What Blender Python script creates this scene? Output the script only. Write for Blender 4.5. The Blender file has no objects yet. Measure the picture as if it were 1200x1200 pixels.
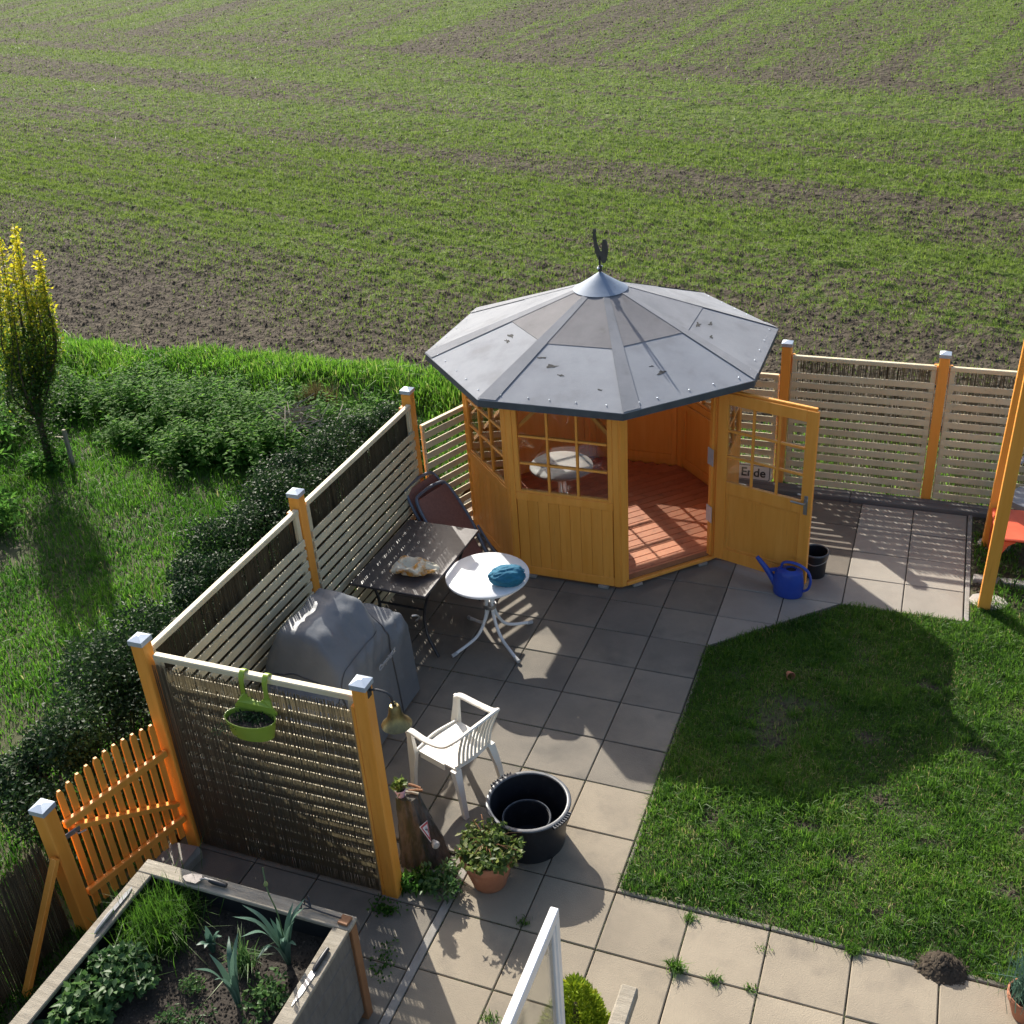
import bpy, bmesh, math, random
import numpy as np
from mathutils import Vector, Matrix, noise as mnoise
random.seed(7); rng = np.random.default_rng(11)
sc = bpy.context.scene
C = sc.collection
PI = math.pi
# ------------------------------------------------------------------ camera, sky, sun
CAMF, PITCH, YAW, ROLL = 1289.013, .512, -.395, -.070
CAM = Vector((1.478, -4.863, 5.757))
fw = Vector((math.sin(YAW)*math.cos(PITCH), math.cos(YAW)*math.cos(PITCH), -math.sin(PITCH)))
r0 = Vector((math.cos(YAW), -math.sin(YAW), 0)); u0 = r0.cross(fw)
rr = math.cos(ROLL)*r0 + math.sin(ROLL)*u0; uu = -math.sin(ROLL)*r0 + math.cos(ROLL)*u0
cd = bpy.data.cameras.new('camera'); cam = bpy.data.objects.new('camera', cd); C.objects.link(cam)
cd.sensor_width = 36; cd.lens = CAMF/1200*36; cd.clip_start = .05; cd.clip_end = 3000
m = Matrix((rr, uu, -fw)).transposed().to_4x4(); m.translation = CAM; cam.matrix_world = m
sc.camera = cam
SUN = Vector((-.97, 1.08, 1.0)).normalized()
w = bpy.data.worlds.new('World'); sc.world = w; w.use_nodes = True
nt = w.node_tree; bg = nt.nodes['Background']; sk = nt.nodes.new('ShaderNodeTexSky')
sk.sky_type = 'NISHITA'; sk.sun_disc = False; sk.sun_elevation = math.asin(SUN.z)
sk.sun_rotation = math.atan2(SUN.x, SUN.y); sk.air_density = 1.0; sk.dust_density = 3.0; sk.ozone_density = .4
nt.links.new(sk.outputs[0], bg.inputs[0]); bg.inputs[1].default_value = .13
sl = bpy.data.lights.new('sun', 'SUN'); sl.energy = 5.0; sl.angle = math.radians(.5); sl.color = (1, .945, .85)
so = bpy.data.objects.new('sun', sl); C.objects.link(so); so.rotation_euler = (-SUN).to_track_quat('-Z', 'Y').to_euler()
sc.view_settings.view_transform = 'Standard'; sc.view_settings.look = 'None'
sc.view_settings.exposure = 0.56; sc.view_settings.gamma = 1
sc.cycles.use_denoising = True; sc.cycles.max_bounces = 8; sc.cycles.transparent_max_bounces = 16
sc.cycles.caustics_reflective = False; sc.cycles.caustics_refractive = False

# ------------------------------------------------------------------ helpers
def tag(o, label=None, cat=None, group=None, kind=None):
    if label: o['label'] = label
    if cat: o['category'] = cat
    if group: o['group'] = group
    if kind: o['kind'] = kind
    return o
def thing(name, label, cat, loc=(0, 0, 0), rz=0, group=None, kind=None):
    o = bpy.data.objects.new(name, None); C.objects.link(o); o.empty_display_size = .1
    o.location = loc; o.rotation_euler = (0, 0, rz)
    return tag(o, label, cat, group, kind)
def inst(name, me, parent=None, loc=(0, 0, 0), rot=(0, 0, 0)):
    o = bpy.data.objects.new(name, me); C.objects.link(o)
    if parent: o.parent = parent
    o.location = loc; o.rotation_euler = rot
    return o
def copytree(o, parent=None, loc=None, rz=None):
    c = o.copy(); C.objects.link(c)
    if parent: c.parent = parent
    if loc is not None: c.location = loc
    if rz is not None: c.rotation_euler = (0, 0, rz)
    for ch in list(o.children): copytree(ch, c)
    return c
V3 = lambda a: Vector(a)
class MB:
    def __init__(s, M=None): s.v = []; s.f = []; s.M = M
    def add(s, vs, fs):
        n = len(s.v)
        if s.M is not None: vs = [s.M @ Vector(v) for v in vs]
        s.v += [tuple(v) for v in vs]; s.f += [tuple(i+n for i in f) for f in fs]; return s
    def box(s, x0, x1, y0, y1, z0, z1, b=.004):
        b = min(b, .45*abs(x1-x0), .45*abs(y1-y0), .45*abs(z1-z0))
        lo = (x0, y0, z0); hi = (x1, y1, z1)
        if b <= 0:
            vs = [(hi[0] if i & 1 else lo[0], hi[1] if i & 2 else lo[1], hi[2] if i & 4 else lo[2]) for i in range(8)]
            return s.add(vs, [(0, 1, 3, 2), (4, 5, 7, 6), (0, 1, 5, 4), (2, 3, 7, 6), (0, 2, 6, 4), (1, 3, 7, 5)])
        vs = []; ix = {}
        for c in range(8):
            for a in range(3):
                p = []
                for k in range(3):
                    h = (c >> k) & 1
                    q = hi[k] if h else lo[k]
                    if k != a: q += -b if h else b
                    p.append(q)
                ix[c, a] = len(vs); vs.append(p)
        fs = []
        for a in range(3):
            o1, o2 = (a+1) % 3, (a+2) % 3
            for sg in (0, 1):
                fs.append([ix[(sg << a) | (i << o1) | (j << o2), a] for i, j in ((0, 0), (1, 0), (1, 1), (0, 1))])
            for i in (0, 1):
                for j in (0, 1):
                    c0 = (i << o1) | (j << o2); c1 = c0 | (1 << a)
                    fs.append([ix[c0, o1], ix[c1, o1], ix[c1, o2], ix[c0, o2]])
        for c in range(8): fs.append([ix[c, 0], ix[c, 1], ix[c, 2]])
        return s.add(vs, fs)
    def bar(s, a, b, w, t, b_=.003, up=(0, 0, 1)):
        "box beam from a to b, width w, thickness t"
        a = V3(a); b = V3(b); d = b-a; L = d.length; z = d.normalized(); up = V3(up)
        if abs(z.dot(up)) > .98: up = Vector((0, 1, 0))
        x = up.cross(z).normalized(); y = z.cross(x)
        M = Matrix((x, y, z)).transposed().to_4x4(); M.translation = a
        o = MB(M); o.box(-w/2, w/2, -t/2, t/2, 0, L, b_); return s.add(o.v, o.f)
    def sweep(s, path, prof, up=(0, 0, 1), scale=None, caps=True, closed=False):
        P = [V3(p) for p in path]; n = len(P); k = len(prof); vs = []; fs = []
        x = None
        for i in range(n):
            if closed: t = P[(i+1) % n]-P[i-1]
            else: t = P[min(i+1, n-1)]-P[max(i-1, 0)]
            t = t.normalized() if t.length > 1e-9 else Vector((0, 0, 1))
            if x is None:
                u = V3(up)
                if abs(u.dot(t)) > .97: u = Vector((1, 0, 0))
                x = u.cross(t).normalized()
            x = (x-t*x.dot(t)).normalized(); y = t.cross(x)
            q = scale[i] if scale else 1
            vs += [P[i]+x*(a*q)+y*(b*q) for a, b in prof]
        for i in range(n if closed else n-1):
            for j in range(k):
                fs.append((i*k+j, i*k+(j+1) % k, ((i+1) % n)*k+(j+1) % k, ((i+1) % n)*k+j))
        if caps and not closed: fs.append(tuple(range(k-1, -1, -1))); fs.append(tuple((n-1)*k+j for j in range(k)))
        return s.add(vs, fs)
    def tube(s, path, r, n=8, **k):
        return s.sweep(path, [(r*math.cos(2*PI*i/n), r*math.sin(2*PI*i/n)) for i in range(n)], **k)
    def lathe(s, prof, n=32, c=(0, 0, 0), caps=True):
        vs = []; fs = []; k = len(prof)
        for r, z in prof: vs += [(c[0]+r*math.cos(2*PI*i/n), c[1]+r*math.sin(2*PI*i/n), c[2]+z) for i in range(n)]
        for a in range(k-1):
            for i in range(n): fs.append((a*n+i, a*n+(i+1) % n, (a+1)*n+(i+1) % n, (a+1)*n+i))
        if caps: fs.append(tuple(range(n-1, -1, -1))); fs.append(tuple((k-1)*n+i for i in range(n)))
        return s.add(vs, fs)
    def loft(s, rings, caps=True):
        k = len(rings[0]); vs = [p for r in rings for p in r]; fs = []
        for a in range(len(rings)-1):
            for j in range(k): fs.append((a*k+j, a*k+(j+1) % k, (a+1)*k+(j+1) % k, (a+1)*k+j))
        if caps: fs.append(tuple(range(k-1, -1, -1))); fs.append(tuple((len(rings)-1)*k+j for j in range(k)))
        return s.add(vs, fs)
    def mesh(s, name, mat, smooth=False):
        me = bpy.data.meshes.new(name); me.from_pydata(s.v, [], s.f)
        bm = bmesh.new(); bm.from_mesh(me); bmesh.ops.recalc_face_normals(bm, faces=bm.faces); bm.to_mesh(me); bm.free()
        if smooth:
            me.shade_smooth()
            try: me.set_sharp_from_angle(angle=math.radians(38))
            except Exception: pass
        me.materials.append(mat); return me
    def build(s, name, mat, parent=None, smooth=False, **k):
        return inst(name, s.mesh(name, mat, smooth), parent, **k)
def npmesh(name, V, F, mat, col=None, parent=None, smooth=False):
    V = np.asarray(V, np.float32); F = np.asarray(F, np.int32); k = F.shape[1]
    me = bpy.data.meshes.new(name); me.vertices.add(len(V)); me.vertices.foreach_set('co', V.ravel())
    me.loops.add(F.size); me.loops.foreach_set('vertex_index', F.ravel())
    me.polygons.add(len(F)); me.polygons.foreach_set('loop_start', np.arange(0, F.size, k, dtype=np.int32))
    me.update(calc_edges=True)
    if col is not None:
        at = me.attributes.new('tint', 'FLOAT', 'POINT'); at.data.foreach_set('value', np.asarray(col, np.float32))
    if smooth: me.shade_smooth()
    me.materials.append(mat); return inst(name, me, parent)
# value noise in numpy
def vnoise(x, y, seed=0):
    x = np.asarray(x, float); y = np.asarray(y, float)
    xi = np.floor(x).astype(np.int64); yi = np.floor(y).astype(np.int64); fx = x-xi; fy = y-yi
    fx = fx*fx*(3-2*fx); fy = fy*fy*(3-2*fy)
    def h(a, b):
        n = (a*374761393 + b*668265263 + seed*1442695041) & 0xffffffff
        n = ((n ^ (n >> 13))*1274126177) & 0xffffffff
        return ((n ^ (n >> 16)) & 0xffff)/65535.
    return (h(xi, yi)*(1-fx)+h(xi+1, yi)*fx)*(1-fy)+(h(xi, yi+1)*(1-fx)+h(xi+1, yi+1)*fx)*fy
def fbm(x, y, seed=0, o=4):
    s = 0; a = .5
    for i in range(o): s = s+a*vnoise(x*2**i, y*2**i, seed+i); a *= .5
    return s/(1-.5**o)
Rm = np.array([rr, uu, fw])
def project(P):
    d = (np.asarray(P)-np.array(CAM)) @ Rm.T
    z = np.maximum(d[:, 2], 1e-3); return 600+CAMF*d[:, 0]/z, 600-CAMF*d[:, 1]/z, d[:, 2]
def inview(P, mx=240, my=150):
    x, y, z = project(P); return (z > .2) & (x > -mx) & (x < 1200+mx) & (y > -my) & (y < 1200+my)

# ------------------------------------------------------------------ materials
def nd(t, k): return t.nodes.new('ShaderNode'+k)
def pm(name, c1, c2=None, scale=6, rough=.6, bump=0, bscale=60, stretch=(1, 1, 1), metal=0, spec=.5, rnd=0, detail=5, spots=None,
       trans=0, contrast=(.35, .65), objc=False, coat=0):
    "two-tone noise material in world (or object) space; rnd varies the value from object to object; spots = (colour, scale, low, high)"
    mt = bpy.data.materials.new(name); mt.use_nodes = True; t = mt.node_tree; L = t.links.new
    b = t.nodes['Principled BSDF']; b.inputs['Roughness'].default_value = rough; b.inputs['Metallic'].default_value = metal
    b.inputs['Specular IOR Level'].default_value = spec; b.inputs['Coat Weight'].default_value = coat
    if objc: co = nd(t, 'TexCoord').outputs['Object']
    else: co = nd(t, 'NewGeometry').outputs['Position']
    mp = nd(t, 'Mapping'); mp.inputs['Scale'].default_value = stretch; L(co, mp.inputs[0])
    oi = nd(t, 'ObjectInfo')
    if rnd:
        ad = nd(t, 'VectorMath'); ad.operation = 'ADD'; cb = nd(t, 'CombineXYZ'); mu = nd(t, 'Math'); mu.operation = 'MULTIPLY'
        L(oi.outputs['Random'], mu.inputs[0]); mu.inputs[1].default_value = 37.; L(mu.outputs[0], cb.inputs[0]); L(mu.outputs[0], cb.inputs[2])
        L(mp.outputs[0], ad.inputs[0]); L(cb.outputs[0], ad.inputs[1]); vec = ad.outputs[0]
    else: vec = mp.outputs[0]
    n = nd(t, 'TexNoise'); n.inputs['Scale'].default_value = scale; n.inputs['Detail'].default_value = detail; n.inputs['Roughness'].default_value = .65
    L(vec, n.inputs['Vector'])
    r = nd(t, 'ValToRGB'); r.color_ramp.elements[0].position, r.color_ramp.elements[1].position = contrast
    c2 = c2 or tuple(x*.8 for x in c1)
    r.color_ramp.elements[0].color = (*c1, 1); r.color_ramp.elements[1].color = (*c2, 1); L(n.outputs[0], r.inputs[0]); col = r.outputs[0]
    if spots:
        n2 = nd(t, 'TexNoise'); n2.inputs['Scale'].default_value = spots[1]; n2.inputs['Detail'].default_value = 4; L(vec, n2.inputs['Vector'])
        mr = nd(t, 'MapRange'); mr.inputs[1].default_value, mr.inputs[2].default_value = spots[2], spots[3]; L(n2.outputs[0], mr.inputs[0])
        mx = nd(t, 'Mix'); mx.data_type = 'RGBA'; L(mr.outputs[0], mx.inputs[0]); L(col, mx.inputs[6]); mx.inputs[7].default_value = (*spots[0], 1); col = mx.outputs[2]
    if rnd:
        hs = nd(t, 'HueSaturation'); mr = nd(t, 'MapRange'); mr.inputs[3].default_value = 1-rnd; mr.inputs[4].default_value = 1+rnd
        L(oi.outputs['Random'], mr.inputs[0]); L(mr.outputs[0], hs.inputs['Value']); L(col, hs.inputs['Color']); col = hs.outputs[0]
    L(col, b.inputs['Base Color'])
    if bump:
        n3 = nd(t, 'TexNoise'); n3.inputs['Scale'].default_value = bscale; n3.inputs['Detail'].default_value = 4; L(vec, n3.inputs['Vector'])
        bp = nd(t, 'Bump'); bp.inputs['Strength'].default_value = bump; bp.inputs['Distance'].default_value = .01; L(n3.outputs[0], bp.inputs['Height'])
        L(bp.outputs[0], b.inputs['Normal'])
    if trans:
        tr = nd(t, 'BsdfTranslucent'); L(col, tr.inputs[0]); ms = nd(t, 'MixShader'); ms.inputs[0].default_value = trans
        L(b.outputs[0], ms.inputs[1]); L(tr.outputs[0], ms.inputs[2]); L(ms.outputs[0], t.nodes['Material Output'].inputs[0])
    return mt
def leafmat(name, stops, trans=.35, rough=.5, spec=.4, tscale=1.6):
    "foliage: colour by the per-leaf tint attribute, partly translucent"
    mt = bpy.data.materials.new(name); mt.use_nodes = True; t = mt.node_tree; L = t.links.new; b = t.nodes['Principled BSDF']
    a = nd(t, 'Attribute'); a.attribute_name = 'tint'; r = nd(t, 'ValToRGB'); e = r.color_ramp.elements
    e[0].position = stops[0][0]; e[0].color = (*stops[0][1], 1); e[1].position = stops[-1][0]; e[1].color = (*stops[-1][1], 1)
    for p_, c in stops[1:-1]: q = e.new(p_); q.color = (*c, 1)
    L(a.outputs['Fac'], r.inputs[0]); L(r.outputs[0], b.inputs['Base Color']); b.inputs['Roughness'].default_value = rough
    b.inputs['Specular IOR Level'].default_value = spec
    hs = nd(t, 'HueSaturation'); hs.inputs['Value'].default_value = tscale; L(r.outputs[0], hs.inputs['Color'])
    tr = nd(t, 'BsdfTranslucent'); L(hs.outputs[0], tr.inputs[0]); ms = nd(t, 'MixShader'); ms.inputs[0].default_value = trans
    L(b.outputs[0], ms.inputs[1]); L(tr.outputs[0], ms.inputs[2]); L(ms.outputs[0], t.nodes['Material Output'].inputs[0])
    return mt
def glassmat(name, refl=.09, tint=(.93, .95, .95)):
    mt = bpy.data.materials.new(name); mt.use_nodes = True; t = mt.node_tree; L = t.links.new; t.nodes.remove(t.nodes['Principled BSDF'])
    tr = nd(t, 'BsdfTransparent'); tr.inputs[0].default_value = (*tint, 1); g = nd(t, 'BsdfGlossy'); g.inputs['Roughness'].default_value = .03
    lw = nd(t, 'Fresnel'); lw.inputs[0].default_value = 1.5
    ad = nd(t, 'Math'); ad.operation = 'MULTIPLY_ADD'; ad.inputs[1].default_value = .55; ad.inputs[2].default_value = refl-.07; L(lw.outputs[0], ad.inputs[0])
    ms = nd(t, 'MixShader'); L(ad.outputs[0], ms.inputs[0]); L(tr.outputs[0], ms.inputs[1]); L(g.outputs[0], ms.inputs[2])
    L(ms.outputs[0], t.nodes['Material Output'].inputs[0]); return mt
ORANGE = pm('orange_paint', (.84, .335, .045), (.90, .39, .068), 4, .5, .14, 90, (4, 4, .3), rnd=.06, spots=((.68, .26, .035), 9, .6, .88))
CREAM = pm('cream_paint', (.70, .62, .42), (.62, .54, .35), 5, .6, .2, 120, (1, 1, 1), rnd=.08, spots=((.34, .30, .20), 30, .6, .95))
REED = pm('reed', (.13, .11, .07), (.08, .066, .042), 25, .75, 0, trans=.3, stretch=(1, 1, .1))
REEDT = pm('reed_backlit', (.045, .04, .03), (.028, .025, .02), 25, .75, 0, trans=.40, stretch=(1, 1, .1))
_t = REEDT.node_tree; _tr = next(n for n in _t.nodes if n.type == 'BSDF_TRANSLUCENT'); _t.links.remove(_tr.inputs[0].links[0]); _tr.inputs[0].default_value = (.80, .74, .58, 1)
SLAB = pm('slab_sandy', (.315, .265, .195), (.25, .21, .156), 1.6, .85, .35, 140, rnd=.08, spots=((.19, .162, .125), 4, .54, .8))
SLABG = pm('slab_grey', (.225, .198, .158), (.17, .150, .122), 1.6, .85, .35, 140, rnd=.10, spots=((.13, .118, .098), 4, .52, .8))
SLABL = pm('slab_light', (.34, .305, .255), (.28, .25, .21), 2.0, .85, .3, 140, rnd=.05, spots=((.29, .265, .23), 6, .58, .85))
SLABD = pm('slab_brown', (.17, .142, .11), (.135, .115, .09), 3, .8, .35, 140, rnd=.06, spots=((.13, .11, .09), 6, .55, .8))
CONC = pm('concrete', (.33, .31, .28), (.25, .235, .21), 6, .9, .4, 120, spots=((.16, .17, .12), 9, .58, .8))
JOINT = pm('joint_sand', (.055, .05, .04), (.035, .035, .025), 20, .95)
FELT = pm('roof_felt', (.30, .315, .345), (.235, .248, .275), 1.5, .82, .5, 260, rnd=.07, spots=((.20, .205, .22), 3, .55, .85), spec=.35)
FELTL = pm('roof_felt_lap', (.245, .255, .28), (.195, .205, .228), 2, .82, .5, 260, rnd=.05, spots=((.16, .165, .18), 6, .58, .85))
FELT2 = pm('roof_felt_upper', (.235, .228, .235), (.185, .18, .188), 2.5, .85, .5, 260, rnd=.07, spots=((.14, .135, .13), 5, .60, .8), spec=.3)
FELTB = pm('roof_felt_edge', (.085, .10, .11), (.06, .07, .08), 6, .8, .3, 200)
SCAR = pm('felt_scar', (.035, .035, .035), (.05, .05, .05), 30, .9)
CAPM = pm('cap_paint', (.22, .28, .37), (.18, .235, .32), 8, .65, .05, 60, metal=0, spots=((.18, .2, .24), 25, .62, .85))
PCAP = pm('post_cap_zinc', (.56, .63, .72), (.46, .53, .62), 12, .4, metal=.45)
STEEL = pm('steel', (.42, .42, .42), (.32, .32, .32), 20, .45, metal=.9)
BLACKIRON = pm('black_iron', (.06, .066, .075), (.04, .042, .048), 20, .5, metal=.5)
FLOORM = pm('floor_stain', (.62, .24, .115), (.52, .185, .09), 4, .5, .2, 90, (1, 1, 1), rnd=.14, spots=((.24, .08, .04), 11, .55, .9))
GLASS = glassmat('glass')
WPLAST = pm('white_plastic', (.78, .76, .70), (.72, .69, .62), 5, .42, .06, 80, spots=((.55, .46, .30), 7, .66, .95))
DIMTOP = pm('shaded_table_top', (.33, .26, .22), (.28, .22, .19), 6, .5)  # white table top, indoor shade and orange bounce painted into its colour
WPAINT = pm('white_enamel', (.80, .81, .82), (.74, .75, .76), 6, .38, .03, 50, spots=((.6, .58, .53), 18, .66, .95))
GPLAST = pm('grey_plastic', (.42, .43, .44), (.34, .35, .36), 5, .4)
REDP = pm('red_plastic', (.75, .13, .06), (.66, .10, .045), 5, .4)
BLACKP = pm('black_plastic', (.018, .02, .026), (.012, .013, .017), 8, .42, .05, 60, spots=((.05, .05, .055), 20, .6, .9))
RIMP = pm('worn_black_rim', (.10, .11, .125), (.05, .055, .065), 25, .4)
BLUEP = pm('blue_plastic', (.028, .075, .40), (.022, .058, .33), 6, .4, .05, 80, spots=((.05, .08, .3), 20, .6, .9))
GREENP = pm('green_plastic', (.36, .50, .07), (.30, .44, .05), 6, .4, trans=.2)
TERRA = pm('terracotta', (.50, .21, .12), (.40, .16, .09), 7, .8, .25, 90, spots=((.50, .36, .27), 9, .62, .85))
LILAC = pm('lilac_plastic', (.55, .42, .58), (.48, .37, .52), 8, .5)
TABLEM = pm('dark_table', (.085, .075, .075), (.06, .052, .052), 3, .33, .1, 90, (1, 6, 1), spots=((.14, .12, .11), 8, .58, .85))
TUBEM = pm('dark_tube', (.05, .05, .055), (.03, .03, .034), 15, .4, metal=.3)
FRAMEG = pm('grey_frame', (.19, .21, .26), (.14, .16, .20), 15, .4, metal=.3)
MESHF = pm('brown_textile', (.30, .135, .10), (.24, .105, .08), 40, .7, .2, 300)
COVER = pm('grill_cover', (.145, .158, .172), (.115, .127, .142), 2.5, .5, .15, 30, spots=((.20, .215, .23), 5, .6, .9))
SEAM = pm('cover_seam', (.06, .065, .075), (.05, .052, .06), 8, .6)
LOGO = pm('cover_print', (.34, .36, .38), (.28, .30, .32), 60, .6)
BLUEC = pm('blue_cloth', (.02, .17, .28), (.015, .13, .22), 10, .85, .4, 200)
BAGM = pm('bag_paper', (.78, .72, .56), (.74, .36, .07), 10, .7, .3, 40, trans=.2, contrast=(.48, .6))
BRASS = pm('old_brass', (.30, .24, .10), (.16, .13, .07), 14, .38, .1, 60, metal=.85)
OLDW = pm('weathered_wood', (.40, .355, .28), (.27, .235, .18), 7, .85, .5, 70, (.5, 4, 1), rnd=.12, spots=((.18, .16, .13), 12, .58, .82))
OLDWX = pm('weathered_wood_x', (.40, .355, .28), (.27, .235, .18), 7, .85, .5, 70, (.5, 5, 4), rnd=.12, spots=((.18, .16, .13), 12, .58, .82))
BROWNW = pm('brown_wood', (.30, .14, .06), (.22, .10, .045), 5, .7, .3, 80, (1, 1, .2), rnd=.1)
GREYW = pm('grey_board', (.185, .175, .165), (.13, .122, .115), 6, .8, .4, 80, (.3, 5, 1), rnd=.12)
LINER = pm('pond_liner', (.018, .02, .024), (.012, .013, .016), 8, .6, .2, 20)
STUMPM = pm('old_stump', (.125, .118, .105), (.055, .051, .045), 7, .95, 1, 30, (2, 2, .5), spots=((.05, .055, .035), 7, .5, .7), spec=.1)
SOIL = pm('garden_soil', (.05, .039, .03), (.03, .024, .018), 20, .95, 1, 55, spots=((.13, .105, .08), 40, .6, .8))
EARTH = pm('ground_earth', (.085, .066, .048), (.055, .043, .03), 3, .95, .8, 30, spots=((.05, .07, .025), 1.2, .5, .7))
TURF = pm('turf_soil', (.06, .075, .025), (.085, .075, .04), 5, .95, .7, 40, spots=((.11, .09, .06), 3, .62, .8))
BARK = pm('bark', (.10, .075, .05), (.06, .045, .03), 20, .9, .6, 60, (1, 1, .3))
UPVC = pm('white_profile', (.82, .82, .82), (.78, .78, .79), 6, .3)
MOSS = pm('moss', (.045, .06, .02), (.07, .075, .03), 20, .95)
SIGNW = pm('sign_white', (.78, .78, .76), (.70, .70, .68), 8, .4)
SIGNK = pm('sign_black', (.02, .02, .02), (.03, .03, .03), 8, .5)
SIGNR = pm('sign_red', (.55, .03, .04), (.5, .025, .035), 8, .4)
STONE = pm('pale_stone', (.50, .47, .42), (.38, .355, .32), 8, .85, .5, 60)
PORC = pm('pale_insulator', (.55, .55, .52), (.35, .34, .31), 20, .35)
GR1 = leafmat('lawn_blade', [(0, (.025, .07, .010)), (.45, (.062, .15, .016)), (.88, (.14, .26, .03)), (1, (.30, .26, .12))], .5)
GR2 = leafmat('meadow_blade', [(0, (.022, .07, .010)), (.45, (.052, .15, .013)), (.88, (.125, .26, .025)), (1, (.30, .28, .12))], .5)
GR3 = leafmat('seedling', [(0, (.055, .10, .016)), (.6, (.115, .178, .026)), (1, (.19, .245, .05))], .5)
HEDGE = leafmat('hedge_leaf', [(0, (.008, .024, .010)), (.6, (.025, .06, .018)), (1, (.075, .13, .036))], .25, .5, .2)
NETTLE = leafmat('nettle_leaf', [(0, (.02, .065, .013)), (.5, (.07, .175, .028)), (1, (.18, .31, .055))], .5, .65, .12)
YTREE = leafmat('tree_leaf', [(0, (.02, .055, .012)), (.45, (.055, .12, .015)), (.75, (.20, .27, .02)), (1, (.50, .45, .03))], .45)
CONIF = leafmat('conifer_leaf', [(0, (.10, .17, .012)), (.6, (.22, .30, .015)), (1, (.42, .42, .03))], .25)
LEEK = leafmat('leek_leaf', [(0, (.05, .11, .085)), (1, (.12, .21, .15))], .2, .45)
HERB = leafmat('herb_leaf', [(0, (.03, .075, .025)), (.6, (.07, .15, .04)), (1, (.16, .24, .08))], .3)
POTL = leafmat('pot_leaf', [(0, (.045, .085, .02)), (.5, (.12, .18, .04)), (.82, (.26, .25, .08)), (1, (.45, .20, .09))], .4)
DRY = leafmat('dry_grass', [(0, (.05, .042, .018)), (1, (.13, .11, .045))], .3)
# ------------------------------------------------------------------ setting: ground, field, meadow, patio, lawn
mb = MB(); mb.add([(-600, -300, -.09), (600, -300, -.09), (600, 900, -.09), (-600, 900, -.09)], [(0, 1, 2, 3)])
tag(mb.build('ground', EARTH), 'bare earth lying under the garden and the field', 'ground', kind='structure')
CA, SA = math.cos(math.radians(15.7)), math.sin(math.radians(15.7))
def uv(x, y): return x*CA-y*SA, x*SA+y*CA             # along / across the drill rows of the headland
def sstep(a, b, x): t = np.clip((x-a)/(b-a), 0, 1); return t*t*(3-2*t)
def fedge(x): return 7.15+.055*np.maximum(-x-4, 0)+.28*np.sin(x*.8)+.15*np.sin(x*2.3+1)      # where the field begins
def green(x, y):
    "how thickly the seedlings stand, 0..1"
    u, v = uv(x, y)
    bare = sstep(-2.2, 1.6, v-(8.3+2.3*sstep(-7, 0, x))+2.4*(fbm(u*.22, v*.5, 3)-.5))
    band = fbm(u*.028, v*1.05, 21, 3)*.7+fbm(u*.07, v*3.4, 5, 3)*.55-.12
    row = .5+.5*np.sin(v*2*PI/.27+2*vnoise(u*.2, v*.3, 9))
    patch = fbm(x*.25, y*.25, 13, 4)
    g1 = bare*np.clip(.31+1.8*(band-.36)+.3*(patch-.45), 0.12, .9)*(.75+.25*row)+.03
    band2 = fbm(u*1.0, v*.05, 31, 3)*.75+fbm(u*3.0, v*.12, 35, 2)*.45-.1
    far = sstep(21.7, 22.2, v+.5*(vnoise(u*.3, v, 4)-.5))
    g2 = np.clip(.36+1.4*(band2-.36)+.4*(patch-.45), 0.12, .9)
    edge = 1-.55*np.exp(-((v-22.2)/.45)**2)
    return np.clip((g1*(1-far)+g2*far)*edge, 0, 1)
def soilz(x, y):
    u, v = uv(x, y); fade = np.exp(-np.maximum(y-9, 0)/16); q = np.minimum(y, 75)-9
    return .10*(.5*q+np.sqrt(.25*q*q+.4)-np.sqrt(.25*4+.4)*0)-.005+.02+(.10*(fbm(x*2.6, y*2.6, 41, 4)-.5)+.05*(fbm(x*9, y*9, 47, 2)-.5)+.02*np.sin(v*2*PI/.27))*(.45+.55*fade)
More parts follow.
